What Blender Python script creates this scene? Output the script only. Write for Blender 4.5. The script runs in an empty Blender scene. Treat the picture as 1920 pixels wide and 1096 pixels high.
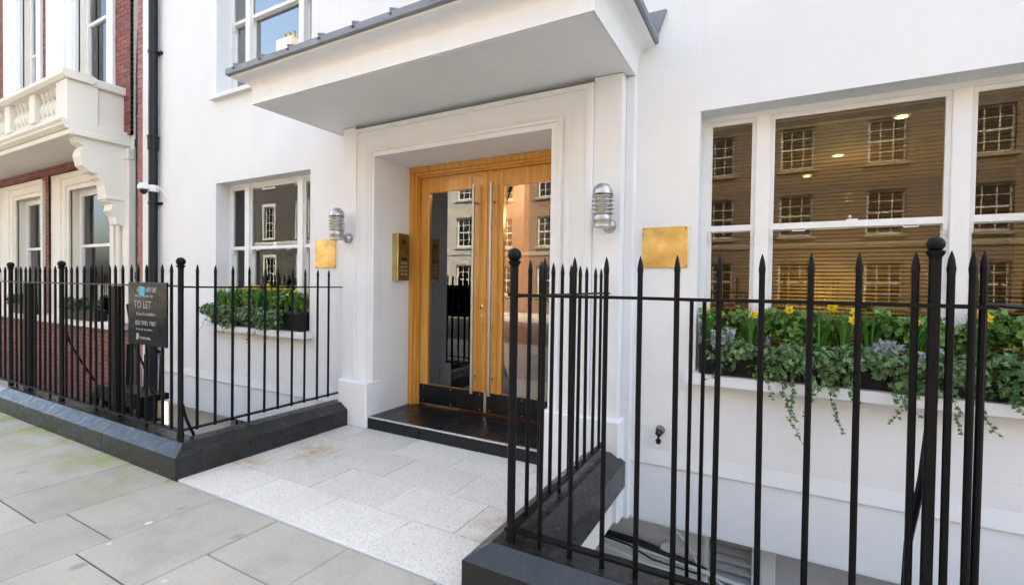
import bpy, bmesh, math, random
from mathutils import Vector, Matrix
random.seed(7)
R = math.radians
S = bpy.context.scene
COL = S.collection
PI = math.pi

# ------------------------------------------------------------------ camera
yaw, pit, rol = R(28.693), R(0.981), R(-0.799)
fw = Vector((-math.sin(yaw)*math.cos(pit), math.cos(yaw)*math.cos(pit), -math.sin(pit)))
rt = Vector((math.cos(yaw), math.sin(yaw), 0)); dn = fw.cross(rt)
r2 = rt*math.cos(rol) + dn*math.sin(rol); d2 = -rt*math.sin(rol) + dn*math.cos(rol)
cam = bpy.data.cameras.new('camera'); cam.lens = 889.09/1920*36; cam.sensor_width = 36; cam.sensor_fit = 'HORIZONTAL'
cam.clip_start = .05; cam.clip_end = 3000
co = bpy.data.objects.new('camera', cam); COL.objects.link(co)
M4 = Matrix((r2, -d2, -fw)).transposed().to_4x4(); M4.translation = Vector((0, 0, 1.45))
co.matrix_world = M4; S.camera = co

# ------------------------------------------------------------------ light
SUN_EL, SUN_AZ = R(46), R(22)           # azimuth clockwise from +Y; the sun stands behind the white house
w = bpy.data.worlds.new('World'); S.world = w; w.use_nodes = True
nt = w.node_tree; bg = nt.nodes['Background']
sk = nt.nodes.new('ShaderNodeTexSky'); sk.sky_type = 'NISHITA'; sk.sun_disc = False
sk.sun_elevation = SUN_EL; sk.sun_rotation = SUN_AZ; sk.air_density = 0.8; sk.dust_density = 5.5; sk.ozone_density = 0.4
nt.links.new(sk.outputs[0], bg.inputs[0]); bg.inputs[1].default_value = 0.15
sl = bpy.data.lights.new('sun', 'SUN'); sl.energy = 2.0; sl.angle = R(.6); sl.color = (1, .955, .89)
so = bpy.data.objects.new('sun', sl); COL.objects.link(so)
sd = Vector((math.sin(SUN_AZ)*math.cos(SUN_EL), math.cos(SUN_AZ)*math.cos(SUN_EL), math.sin(SUN_EL)))
so.rotation_euler = sd.to_track_quat('Z', 'Y').to_euler(); so.location = (6, 20, 24)
S.view_settings.view_transform = 'Standard'; S.view_settings.look = 'None'
S.view_settings.exposure = 3.02
S.view_settings.use_white_balance = True; S.view_settings.white_balance_temperature = 7250; S.view_settings.white_balance_tint = 2; S.view_settings.gamma = 1.0; S.view_settings.use_curve_mapping = False
S.render.engine = 'CYCLES'
S.cycles.max_bounces = 10; S.cycles.transparent_max_bounces = 16

# ------------------------------------------------------------------ materials
MATS = {}
def newmat(name):
    m = bpy.data.materials.new(name); m.use_nodes = True
    MATS[name] = m
    return m, m.node_tree, m.node_tree.nodes['Principled BSDF']
def nd(t, kind, **kw):
    n = t.nodes.new('ShaderNode' + kind)
    for k, v in kw.items():
        if k in n.inputs.keys(): n.inputs[k].default_value = v
        else: setattr(n, k, v)
    return n
def coords(t, scale=(1, 1, 1), geo=True):
    mp = nd(t, 'Mapping'); mp.inputs['Scale'].default_value = scale
    if geo:
        g = nd(t, 'NewGeometry'); t.links.new(g.outputs['Position'], mp.inputs['Vector'])
    else:
        g = nd(t, 'TexCoord'); t.links.new(g.outputs['Object'], mp.inputs['Vector'])
    return mp.outputs[0]
def ramp(t, fac, stops):
    r = nd(t, 'ValToRGB'); e = r.color_ramp.elements
    while len(e) < len(stops): e.new(.5)
    for i, (p, c) in enumerate(stops):
        e[i].position = p; e[i].color = (c, c, c, 1) if isinstance(c, (int, float)) else (*c, 1)
    t.links.new(fac, r.inputs[0]); return r.outputs[0]
def mixc(t, fac, a, b, mode='MIX'):
    m = nd(t, 'Mix', data_type='RGBA', blend_type=mode)
    for s, v in ((m.inputs[0], fac), (m.inputs[6], a), (m.inputs[7], b)):
        if hasattr(v, 'links'): t.links.new(v, s)
        elif isinstance(v, (int, float)): s.default_value = v
        else: s.default_value = (*v, 1)
    return m.outputs[2]
def bump(t, b, h, strength=.2, dist=.01):
    n = nd(t, 'Bump'); n.inputs['Strength'].default_value = strength; n.inputs['Distance'].default_value = dist
    t.links.new(h, n.inputs['Height']); t.links.new(n.outputs[0], b.inputs['Normal'])
def noise(t, v, s, det=4, rough=.55):
    n = nd(t, 'TexNoise', Scale=s, Detail=det, Roughness=rough); t.links.new(v, n.inputs['Vector']); return n.outputs[0]
def simple(name, c, rough=.5, metal=0, var=.12, s=9, bs=.08, bscale=60, coat=0, spec=.5):
    m, t, b = newmat(name); v = coords(t); b.inputs['Specular IOR Level'].default_value = spec
    n = noise(t, v, s)
    hi = tuple(min(1, x*(1+var)) for x in c); lo = tuple(x*(1-var) for x in c)
    t.links.new(ramp(t, n, [(.3, lo), (.7, hi)]), b.inputs['Base Color'])
    t.links.new(ramp(t, noise(t, v, s*2.3), [(.3, max(0, rough-.08)), (.7, min(1, rough+.1))]), b.inputs['Roughness'])
    b.inputs['Metallic'].default_value = metal; b.inputs['Coat Weight'].default_value = coat
    if bs: bump(t, b, noise(t, v, bscale, 3), bs, .004)
    return m
def stucco(name, c, lines=True):
    m, t, b = newmat(name); v = coords(t)
    n1 = noise(t, v, 1.1, 5); n2 = noise(t, coords(t, (7, 7, .55)), 1.0, 5)
    lo = tuple(x*.93 for x in c)
    col = mixc(t, ramp(t, n1, [(.35, 0), (.7, 1)]), lo, c)
    warm = (c[0]*.96, c[1]*.93, c[2]*.87)
    col = mixc(t, ramp(t, n2, [(.52, 0), (.80, .9)]), col, warm)
    n3 = noise(t, coords(t, (16, 16, .35)), 1.3, 4)
    col = mixc(t, ramp(t, n3, [(.60, 0), (.82, .2)]), col, tuple(x*.80 for x in warm))
    h = noise(t, v, 34, 4)
    if lines:
        g = nd(t, 'NewGeometry'); sx = nd(t, 'SeparateXYZ'); cb = nd(t, 'CombineXYZ')
        t.links.new(g.outputs['Position'], sx.inputs[0]); t.links.new(sx.outputs[0], cb.inputs[0]); t.links.new(sx.outputs[2], cb.inputs[1])
        bk = nd(t, 'TexBrick'); bk.offset = .5
        bk.inputs['Scale'].default_value = 1; bk.inputs['Mortar Size'].default_value = .004; bk.inputs['Mortar Smooth'].default_value = .8
        bk.inputs['Brick Width'].default_value = .92; bk.inputs['Row Height'].default_value = .385
        t.links.new(cb.outputs[0], bk.inputs['Vector'])
        brk = noise(t, v, .9, 3)
        f = nd(t, 'Math', operation='MULTIPLY'); t.links.new(bk.outputs['Fac'], f.inputs[0]); t.links.new(ramp(t, brk, [(.35, .1), (.65, .65)]), f.inputs[1])
        f2 = nd(t, 'Math', operation='MULTIPLY'); t.links.new(f.outputs[0], f2.inputs[0]); f2.inputs[1].default_value = .22
        col = mixc(t, f2.outputs[0], col, tuple(x*.6 for x in c))
        hm = nd(t, 'Math', operation='SUBTRACT'); t.links.new(h, hm.inputs[0]); t.links.new(f.outputs[0], hm.inputs[1]); h = hm.outputs[0]
    t.links.new(col, b.inputs['Base Color']); b.inputs['Roughness'].default_value = .72
    bump(t, b, h, .22, .004)
    return m
stucco('stucco', (.81, .815, .82))
stucco('white_render', (.79, .795, .805), False)
stucco('cream', (.80, .765, .68), False)
stucco('basement', (.80, .785, .76), False)
simple('white_paint', (.80, .80, .80), .35, var=.03, bs=.05)
simple('soffit_paint', (.80, .80, .795), .5, var=.03, s=2, bs=.05)
simple('black_paint', (.0022, .0022, .003), .40, var=.4, s=25, bs=.3, bscale=90, spec=.2)
simple('lead', (.22, .235, .26), .5, metal=.35, var=.15, s=6, bs=.2)
simple('brass', (.60, .47, .22), .12, metal=1, var=.2, s=7, bs=.06, bscale=14)
simple('brass_dark', (.30, .19, .06), .35, metal=1, var=.2, s=9)
simple('steel', (.52, .51, .50), .40, metal=1, var=.06, s=30, bs=.03)
simple('frosted', (.62, .64, .68), .35, var=.05)
simple('pipe_black', (.007, .008, .012), .38, var=.3, s=8, bs=.1, spec=.35)
simple('plastic_white', (.78, .78, .77), .4, var=.04)
simple('lens_black', (.01, .01, .01), .1, var=.1)
simple('trough', (.005, .005, .006), .4, var=.3, spec=.3)
simple('soil', (.035, .022, .014), .95, var=.4, s=60, bs=.6)
simple('step_tile', (.009, .009, .0105), .30, var=.15, s=3, bs=0, spec=.35)
simple('grout', (.30, .29, .28), .8)
simple('nosing', (.66, .66, .66), .3, metal=.8, var=.05)
simple('kick', (.004, .004, .005), .32, var=.1, s=3, bs=0, spec=.35)
simple('room_tan', (.16, .11, .055), .8, var=.2, s=3)
simple('room_grey', (.60, .60, .58), .8, var=.05, s=3)
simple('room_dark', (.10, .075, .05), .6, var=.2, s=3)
simple('timber_panel', (.34, .15, .04), .4, var=.25, s=4)
simple('blind', (.085, .06, .038), .5, var=.08)
simple('blind_pale', (.66, .66, .63), .5, var=.05)
simple('curtain', (.50, .43, .16), .9, var=.2, s=14)
simple('curtain_pale', (.62, .66, .62), .9, var=.1, s=14)
simple('sign_black', (.002, .002, .003), .2, var=.3, bs=0, spec=.12)
simple('sign_white', (.36, .36, .37), .5)
simple('sign_blue', (.05, .33, .52), .5)
simple('grey_panel', (.50, .51, .52), .55, var=.08)
simple('mortar', (.30, .25, .22), .9)
simple('asphalt', (.05, .05, .052), .9, var=.25, s=40, bs=.6, bscale=200)
simple('ground', (.18, .17, .16), .95)
simple('kerb', (.36, .36, .35), .8, var=.15, s=30)
simple('slate', (.06, .065, .075), .6)
simple('stem', (.09, .11, .04), .7)
simple('brown_stone', (.50, .44, .36), .8)
simple('joint_sand', (.10, .095, .085), .95, var=.3, s=30)

def emis(name, c, s):
    m, t, b = newmat(name); b.inputs['Emission Color'].default_value = (*c, 1); b.inputs['Emission Strength'].default_value = s
    b.inputs['Base Color'].default_value = (*c, 1)
emis('lamp_warm', (1, .72, .36), 1.2)

def glass(name, ior=1.7, tint=(.92, .95, .94), wave=.005):
    m, t, b = newmat(name); out = t.nodes['Material Output']
    tr = nd(t, 'BsdfTransparent'); tr.inputs[0].default_value = (*tint, 1)
    gl = nd(t, 'BsdfGlossy'); gl.inputs['Roughness'].default_value = .0; gl.inputs[0].default_value = (1, 1, 1, 1)
    fr = nd(t, 'Fresnel', IOR=ior); mx = nd(t, 'MixShader')
    bn = nd(t, 'Bump'); bn.inputs['Strength'].default_value = wave; bn.inputs['Distance'].default_value = .02
    t.links.new(noise(t, coords(t), 2.2, 2), bn.inputs['Height']); t.links.new(bn.outputs[0], gl.inputs['Normal'])
    t.links.new(fr.outputs[0], mx.inputs[0]); t.links.new(tr.outputs[0], mx.inputs[1]); t.links.new(gl.outputs[0], mx.inputs[2])
    t.links.new(mx.outputs[0], out.inputs[0]); return m
glass('glass', 1.5, (.72, .74, .73), .011); glass('glass_door', 1.95, (.78, .80, .79), .004); glass('glass_sky', 3.4, (.5, .52, .52)); glass('glass_dark', 1.8, (.45, .48, .48))

def wood():
    m, t, b = newmat('oak'); 
    n = noise(t, coords(t, (26, 26, .9)), 1.6, 6); n2 = noise(t, coords(t, (120, 120, 3)), 1.5, 3)
    c = ramp(t, n, [(.28, (.46, .20, .028)), (.5, (.62, .295, .05)), (.72, (.72, .37, .085))])
    c = mixc(t, ramp(t, n2, [(.45, 0), (.75, .4)]), c, (.40, .15, .025))
    t.links.new(c, b.inputs['Base Color']); b.inputs['Roughness'].default_value = .34; b.inputs['Coat Weight'].default_value = .25
    bump(t, b, n2, .1, .002)
wood()
def plinthmat():
    m, t, b = newmat('plinth_paint'); v = coords(t)
    n = noise(t, v, 5, 6, .7); n2 = noise(t, v, 90, 3)
    c = ramp(t, n, [(.3, (.009, .009, .010)), (.62, (.018, .018, .019)), (.8, (.04, .04, .04))])
    c = mixc(t, ramp(t, n2, [(.66, 0), (.78, .5)]), c, (.10, .095, .09))
    t.links.new(c, b.inputs['Base Color'])
    t.links.new(ramp(t, noise(t, v, 17, 4), [(.3, .20), (.7, .42)]), b.inputs['Roughness'])
    bump(t, b, n, .35, .012)
plinthmat()
def yorkstone():
    m, t, b = newmat('york_stone'); v = coords(t)
    n = noise(t, v, 1.7, 6, .65); n2 = noise(t, v, 70, 4); oi = nd(t, 'ObjectInfo')
    c = ramp(t, n, [(.25, (.30, .272, .23)), (.5, (.41, .374, .32)), (.75, (.47, .43, .37))])
    r = ramp(t, oi.outputs['Random'], [(0, .88), (1, 1.08)])
    c = mixc(t, 1.0, c, r, 'MULTIPLY')
    c = mixc(t, ramp(t, n2, [(.4, 0), (.75, .35)]), c, (.25, .235, .215))
    # old grease and gum marks
    vo = nd(t, 'TexVoronoi', Scale=3.1); vo.inputs['Randomness'].default_value = 1; t.links.new(v, vo.inputs['Vector'])
    wv = noise(t, v, 40, 2)
    ad = nd(t, 'Math', operation='ADD'); ml = nd(t, 'Math', operation='MULTIPLY'); ml.inputs[1].default_value = .05
    t.links.new(wv, ml.inputs[0]); t.links.new(vo.outputs['Distance'], ad.inputs[0]); t.links.new(ml.outputs[0], ad.inputs[1])
    c = mixc(t, ramp(t, ad.outputs[0], [(.085, .85), (.10, 0)]), c, (.66, .64, .60))
    vo2 = nd(t, 'TexVoronoi', Scale=2.3); t.links.new(coords(t, (1.3, 1, 1)), vo2.inputs['Vector'])
    c = mixc(t, ramp(t, vo2.outputs['Distance'], [(.05, .55), (.12, 0)]), c, (.15, .14, .13))
    # moss growing along the foot of the plinth
    g = nd(t, 'NewGeometry'); sx = nd(t, 'SeparateXYZ'); t.links.new(g.outputs['Position'], sx.inputs[0])
    mr = nd(t, 'MapRange'); mr.inputs[1].default_value = 1.30; mr.inputs[2].default_value = 1.83; t.links.new(sx.outputs[1], mr.inputs[0])
    mx2 = nd(t, 'MapRange'); mx2.inputs[1].default_value = -3.45; mx2.inputs[2].default_value = -3.8; t.links.new(sx.outputs[0], mx2.inputs[0])
    mm = nd(t, 'Math', operation='MULTIPLY'); t.links.new(mr.outputs[0], mm.inputs[0]); t.links.new(mx2.outputs[0], mm.inputs[1])
    m3 = nd(t, 'Math', operation='MULTIPLY'); t.links.new(mm.outputs[0], m3.inputs[0]); t.links.new(ramp(t, noise(t, v, 2.6, 6, .7), [(.42, 0), (.62, 1.0)]), m3.inputs[1])
    c = mixc(t, m3.outputs[0], c, (.24, .27, .07))
    t.links.new(c, b.inputs['Base Color']); b.inputs['Roughness'].default_value = .8
    ha = nd(t, 'Math', operation='ADD'); t.links.new(n2, ha.inputs[0]); t.links.new(noise(t, v, 8, 5), ha.inputs[1])
    bump(t, b, ha.outputs[0], .25, .006)
yorkstone()
def granite():
    m, t, b = newmat('granite'); v = coords(t)
    vo = nd(t, 'TexVoronoi', Scale=170); t.links.new(v, vo.inputs['Vector'])
    s = nd(t, 'SeparateColor'); t.links.new(vo.outputs['Color'], s.inputs[0])
    c = ramp(t, s.outputs[0], [(0, (.42, .40, .36)), (.14, (.58, .552, .50)), (.4, (.69, .655, .59)), (1, (.74, .705, .64))])
    n = noise(t, v, 1.6, 5, .6)
    c = mixc(t, ramp(t, n, [(.4, 0), (.75, .3)]), c, (.42, .40, .365))
    oi = nd(t, 'ObjectInfo'); c = mixc(t, 1.0, c, ramp(t, oi.outputs['Random'], [(0, .90), (1, 1.06)]), 'MULTIPLY')
    # rust stain beside the plinth
    for (px, py, rr) in ((-3.38, 2.72, .36), (-1.33, 2.45, .34), (-3.62, 2.3, .22)):
        g = nd(t, 'NewGeometry'); dv = nd(t, 'VectorMath', operation='DISTANCE'); t.links.new(g.outputs['Position'], dv.inputs[0]); dv.inputs[1].default_value = (px, py, 0)
        f = nd(t, 'MapRange'); f.inputs[1].default_value = rr; f.inputs[2].default_value = 0; t.links.new(dv.outputs['Value'], f.inputs[0])
        m3 = nd(t, 'Math', operation='MULTIPLY'); t.links.new(f.outputs[0], m3.inputs[0]); t.links.new(ramp(t, noise(t, v, 7, 6, .75), [(.40, 0), (.60, 1)]), m3.inputs[1])
        c = mixc(t, m3.outputs[0], c, (.40, .24, .11))
    t.links.new(c, b.inputs['Base Color']); b.inputs['Roughness'].default_value = .62
    bump(t, b, s.outputs[1], .12, .002)
granite()
def brickmat(name, a, bb, cc):
    m, t, b = newmat(name); v = coords(t); g = nd(t, 'NewGeometry')
    c = ramp(t, g.outputs['Random Per Island'], [(0, a), (.5, bb), (1, cc)])
    c = mixc(t, ramp(t, noise(t, v, 40, 4), [(.4, 0), (.8, .5)]), c, tuple(x*.5 for x in a))
    c = mixc(t, ramp(t, noise(t, v, 1.5, 4), [(.45, 0), (.75, .4)]), c, (.12, .08, .07))
    t.links.new(c, b.inputs['Base Color']); b.inputs['Roughness'].default_value = .85
    bump(t, b, noise(t, v, 120, 4), .4, .004)
brickmat('brick_red', (.20, .062, .052), (.26, .085, .07), (.31, .115, .09))
brickmat('brick_pink', (.36, .15, .14), (.42, .19, .17), (.48, .23, .20))
def brickwall(name, a, b2, mort):
    m, t, b = newmat(name)
    g = nd(t, 'NewGeometry'); sx = nd(t, 'SeparateXYZ'); cb = nd(t, 'CombineXYZ')
    t.links.new(g.outputs['Position'], sx.inputs[0]); ad = nd(t, 'Math', operation='ADD')
    t.links.new(sx.outputs[0], ad.inputs[0]); t.links.new(sx.outputs[1], ad.inputs[1]); t.links.new(ad.outputs[0], cb.inputs[0]); t.links.new(sx.outputs[2], cb.inputs[1])
    bk = nd(t, 'TexBrick'); bk.inputs['Scale'].default_value = 1; bk.inputs['Brick Width'].default_value = .225; bk.inputs['Row Height'].default_value = .075; bk.inputs['Mortar Size'].default_value = .008
    bk.inputs['Color1'].default_value = (*a, 1); bk.inputs['Color2'].default_value = (*b2, 1); bk.inputs['Mortar'].default_value = (*mort, 1)
    t.links.new(cb.outputs[0], bk.inputs['Vector']); t.links.new(bk.outputs[0], b.inputs['Base Color']); b.inputs['Roughness'].default_value = .9
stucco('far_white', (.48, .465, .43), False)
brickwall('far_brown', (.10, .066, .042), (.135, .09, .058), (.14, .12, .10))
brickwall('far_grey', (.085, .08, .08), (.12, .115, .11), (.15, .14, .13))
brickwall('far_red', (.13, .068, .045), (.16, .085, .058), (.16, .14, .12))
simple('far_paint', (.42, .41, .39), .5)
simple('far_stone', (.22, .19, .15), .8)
def leafmat(name, a, b2, c3, rough=.45, trans=.15):
    m, t, b = newmat(name); g = nd(t, 'NewGeometry')
    c = ramp(t, g.outputs['Random Per Island'], [(0, a), (.55, b2), (1, c3)])
    t.links.new(c, b.inputs['Base Color']); b.inputs['Roughness'].default_value = rough
    out = t.nodes['Material Output']; tl = nd(t, 'BsdfTranslucent'); t.links.new(c, tl.inputs[0])
    mx = nd(t, 'MixShader'); mx.inputs[0].default_value = trans
    t.links.new(b.outputs[0], mx.inputs[1]); t.links.new(tl.outputs[0], mx.inputs[2]); t.links.new(mx.outputs[0], out.inputs[0])
leafmat('ivy_leaf', (.04, .105, .028), (.085, .175, .05), (.25, .34, .15), .45, .2)
leafmat('bush_leaf', (.045, .115, .018), (.09, .20, .028), (.20, .32, .05), .38, .22)
leafmat('silver_leaf', (.16, .20, .18), (.24, .28, .26), (.34, .37, .36), .8, .1)
leafmat('strap_leaf', (.05, .16, .02), (.075, .22, .03), (.12, .28, .05), .4, .25)
leafmat('dark_leaf', (.018, .045, .02), (.03, .07, .028), (.05, .10, .04), .5)
leafmat('petal', (.78, .50, .01), (.85, .60, .02), (.88, .68, .06), .6, .3)

# ------------------------------------------------------------------ mesh helpers
class MB:
    def __init__(s): s.v = []; s.f = []; s.sm = []
    def add(s, vs, fs, smooth=False):
        o = len(s.v); s.v += [tuple(p) for p in vs]
        for f in fs: s.f.append([i+o for i in f]); s.sm.append(smooth)
    def box(s, x0, x1, y0, y1, z0, z1):
        s.add([(x, y, z) for x in (x0, x1) for y in (y0, y1) for z in (z0, z1)],
              [(0, 1, 3, 2), (4, 6, 7, 5), (0, 4, 5, 1), (2, 3, 7, 6), (0, 2, 6, 4), (1, 5, 7, 3)]); return s
    def bbox(s, x0, x1, y0, y1, z0, z1, c=.005):
        lo = (x0, y0, z0); hi = (x1, y1, z1); vs = []; idx = {}
        for a in (0, 1):
            for b in (0, 1):
                for d in (0, 1):
                    sg = (a, b, d)
                    for ax in range(3):
                        p = []
                        for k in range(3):
                            base = hi[k] if sg[k] else lo[k]
                            if k != ax: base += -c if sg[k] else c
                            p.append(base)
                        idx[(sg, ax)] = len(vs); vs.append(p)
        fs = []
        for ax in range(3):
            o = [k for k in range(3) if k != ax]
            for e in (0, 1):
                q = []
                for (m, n) in ((0, 0), (0, 1), (1, 1), (1, 0)):
                    sg = [0, 0, 0]; sg[ax] = e; sg[o[0]] = m; sg[o[1]] = n; q.append(idx[(tuple(sg), ax)])
                fs.append(q)
        for ax in range(3):
            o = [k for k in range(3) if k != ax]
            for m in (0, 1):
                for n in (0, 1):
                    a = [0, 0, 0]; a[o[0]] = m; a[o[1]] = n; b = list(a); b[ax] = 1; a = tuple(a); b = tuple(b)
                    fs.append([idx[(a, o[0])], idx[(b, o[0])], idx[(b, o[1])], idx[(a, o[1])]])
        for k in [(a, b, d) for a in (0, 1) for b in (0, 1) for d in (0, 1)]:
            fs.append([idx[(k, 0)], idx[(k, 1)], idx[(k, 2)]])
        s.add(vs, fs); return s
    def tube(s, pts, r, n=8, cap=True, twist=0):
        pts = [Vector(p) for p in pts]; rs = r if isinstance(r, (list, tuple)) else [r]*len(pts)
        vs = []; 
        for i, p in enumerate(pts):
            d = (pts[min(i+1, len(pts)-1)] - pts[max(i-1, 0)]).normalized()
            u = d.cross(Vector((0, 0, 1)) if abs(d.z) < .95 else Vector((0, 1, 0))).normalized(); w_ = d.cross(u)
            for k in range(n):
                a = 2*PI*k/n + twist; vs.append(p + (u*math.cos(a) + w_*math.sin(a))*rs[i])
        fs = [(i*n+k, i*n+(k+1) % n, (i+1)*n+(k+1) % n, (i+1)*n+k) for i in range(len(pts)-1) for k in range(n)]
        s.add(vs, fs, n > 5)
        if cap: s.add(vs[:n], [list(range(n))]); s.add(vs[-n:], [list(range(n))])
        return s
    def lathe(s, prof, c, n=16, axis='z'):
        vs = []
        for (r, h) in prof:
            for k in range(n):
                a = 2*PI*k/n; q = (r*math.cos(a), r*math.sin(a), h)
                if axis == 'y': q = (q[0], q[2], q[1])
                if axis == 'x': q = (q[2], q[0], q[1])
                vs.append((c[0]+q[0], c[1]+q[1], c[2]+q[2]))
        fs = [(i*n+k, i*n+(k+1) % n, (i+1)*n+(k+1) % n, (i+1)*n+k) for i in range(len(prof)-1) for k in range(n)]
        s.add(vs, fs, True); s.add(vs[:n], [list(range(n))]); s.add(vs[-n:], [list(range(n))]); return s
    def prism(s, poly, axis, a, b):
        n = len(poly); vs = []
        for h in (a, b):
            for (p, q) in poly: vs.append({'x': (h, p, q), 'y': (p, h, q), 'z': (p, q, h)}[axis])
        s.add(vs, [list(range(n)), list(range(2*n-1, n-1, -1))] + [(k, (k+1) % n, n+(k+1) % n, n+k) for k in range(n)]); return s
    def mesh(s, name, mat, off=(0, 0, 0), recalc=True):
        me = bpy.data.meshes.new(name)
        me.from_pydata([(x-off[0], y-off[1], z-off[2]) for x, y, z in s.v], [], s.f)
        me.polygons.foreach_set('use_smooth', s.sm)
        if recalc:
            bm = bmesh.new(); bm.from_mesh(me); bmesh.ops.remove_doubles(bm, verts=bm.verts, dist=1e-6)
            bmesh.ops.recalc_face_normals(bm, faces=bm.faces); bm.to_mesh(me); bm.free()
        if any(s.sm): me.set_sharp_from_angle(angle=R(38))
        me.materials.append(MATS[mat]); me.update(); return me
    def build(s, name, mat, parent=None, kind=None, recalc=True):
        off = (0, 0, 0)
        if parent is not None:
            off = tuple(wloc(parent))
            o = bpy.data.objects.new(name, s.mesh(name, mat, off, recalc)); COL.objects.link(o); o.parent = parent
        else:
            o = bpy.data.objects.new(name, s.mesh(name, mat, off, recalc)); COL.objects.link(o)
        if kind: o['kind'] = kind
        return o
def wloc(o):
    v = Vector((0, 0, 0))
    while o is not None: v += o.location; o = o.parent
    return v
def tag(o, label, cat, group=None):
    o['label'] = label; o['category'] = cat
    if group: o['group'] = group
    return o
def thing(name, label, cat, loc=(0, 0, 0), group=None):
    o = bpy.data.objects.new(name, None); COL.objects.link(o); o.location = loc; o.empty_display_size = .1
    return tag(o, label, cat, group)
def struct(name, mb, mat, parent=None):
    o = mb.build(name, mat, parent)
    if parent is None: o['kind'] = 'structure'
    return o
def inst(name, me, parent, loc):
    o = bpy.data.objects.new(name, me); COL.objects.link(o); o.parent = parent
    o.location = Vector(loc) - wloc(parent) if parent is not None else loc
    return o
def BX(*a, c=None):
    return MB().bbox(*a, c) if c else MB().box(*a)
def wall_holes(mb, x0, x1, z0, z1, yf, yb, holes):
    xs = sorted({x0, x1, *[h[0] for h in holes], *[h[1] for h in holes]}); zs = sorted({z0, z1, *[h[2] for h in holes], *[h[3] for h in holes]})
    xs = [x for x in xs if x0 <= x <= x1]; zs = [z for z in zs if z0 <= z <= z1]
    inh = lambda x, z: any(h[0] < x < h[1] and h[2] < z < h[3] for h in holes)
    for i in range(len(xs)-1):
        for j in range(len(zs)-1):
            if inh((xs[i]+xs[i+1])/2, (zs[j]+zs[j+1])/2): continue
            for y in (yf, yb):
                mb.add([(xs[i], y, zs[j]), (xs[i+1], y, zs[j]), (xs[i+1], y, zs[j+1]), (xs[i], y, zs[j+1])], [(0, 1, 2, 3)] if y == yf else [(3, 2, 1, 0)])
    def ring(a, b, c, d, flip):
        q = [[(a, yf, c), (a, yb, c), (a, yb, d), (a, yf, d)], [(b, yf, c), (b, yf, d), (b, yb, d), (b, yb, c)],
             [(a, yf, c), (b, yf, c), (b, yb, c), (a, yb, c)], [(a, yf, d), (a, yb, d), (b, yb, d), (b, yf, d)]]
        for f in q: mb.add(f, [(3, 2, 1, 0) if flip else (0, 1, 2, 3)])
    for h in holes: ring(max(h[0], x0), min(h[1], x1), max(h[2], z0), min(h[3], z1), False)
    ring(x0, x1, z0, z1, True)
    return mb

# ================================================================== SETTING
struct('ground', MB().add([(-600, -600, -3.2), (600, -600, -3.2), (600, 600, -3.2), (-600, 600, -3.2)], [(0, 1, 2, 3)]) or BX(-600, 600, -600, 600, -3.3, -3.2), 'ground')
# pavement bed with individually laid york stone slabs, courses running across the footway
pv = struct('pavement', BX(-26, 16, -1.7, 1.832, -.45, -.012), 'joint_sand')
J = .0035
cx = [-2.60 + .6*k for k in range(-16, 15)]
fixed = {-3.80: [-.52, .30, 1.238], -4.40: [-.75, .22, 1.10], -3.20: [-.6, .25, 1.08], -2.60: [-.8, .1, .95, 1.42], -2.00: [-.55, .4, 1.2]}
for i, x in enumerate(cx):
    key = [k for k in fixed if abs(k-x) < .02]
    if key: js = fixed[key[0]]
    else:
        js = []; y = -1.2 + random.uniform(0, .6)
        while y < 1.4: js.append(y); y += random.choice([.62, .75, .9])
    ys = [-1.7] + js + [1.832]
    for a, b in zip(ys[:-1], ys[1:]):
        dz = random.uniform(-.002, .002); m = BX(x+J, x+.6-J, a+J, b-J, -.07, dz, c=.006)
        m.build('paving_slab', 'york_stone', pv)
struct('kerb', BX(-26, 16, -2.0, -1.7, -.45, -.002, c=.02), 'kerb')
struct('road', BX(-45, 25, -9.5, -2.0, -.45, -.125), 'asphalt')
struct('far_pavement', BX(-45, 25, -13.2, -9.5, -.45, 0), 'york_stone')
# lightwells: floor and street-side retaining wall
struct('lightwell_floor', BX(-26, 16, 1.9, 6, -2.7, -2.5), 'basement')
struct('vault_wall', BX(-26, 16, 1.84, 2.13, -2.5, 0.0), 'white_render')
# forecourt bridge with granite tiles
fc = struct('forecourt', wall_holes(MB(), -3.98, -1.0, -.31, -.02, 1.834, 3.62, []), 'cream')
y = 1.838; row = 0
while y < 3.42:
    h = min(.4, 3.44-y); x = -3.76 - (.31 if row % 2 else 0)
    while x < -1.0:
        a = max(x, -3.76); b = min(x+.62, -1.22)
        if b-a > .05: BX(a+.0025, b-.0025, y+.0025, y+h-.0025, -.02, random.uniform(-.001, .001)+.003, c=.002).build('granite_tile', 'granite', fc)
        x += .62
    y += .4; row += 1

# ================================================================== PLINTHS
def plinth_profile(w, h=.225, v=.16, ch=.10): # x across
    return [(0, -.02), (w, -.02), (w, v), (w-ch, h), (ch, h), (0, v)]
pl = thing('plinth_wall', 'low black painted plinth with chamfered top beside mossy paving, turning in to the entrance', 'plinth', (-3.9, 1.98, 0))
P = plinth_profile(.33)
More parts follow.
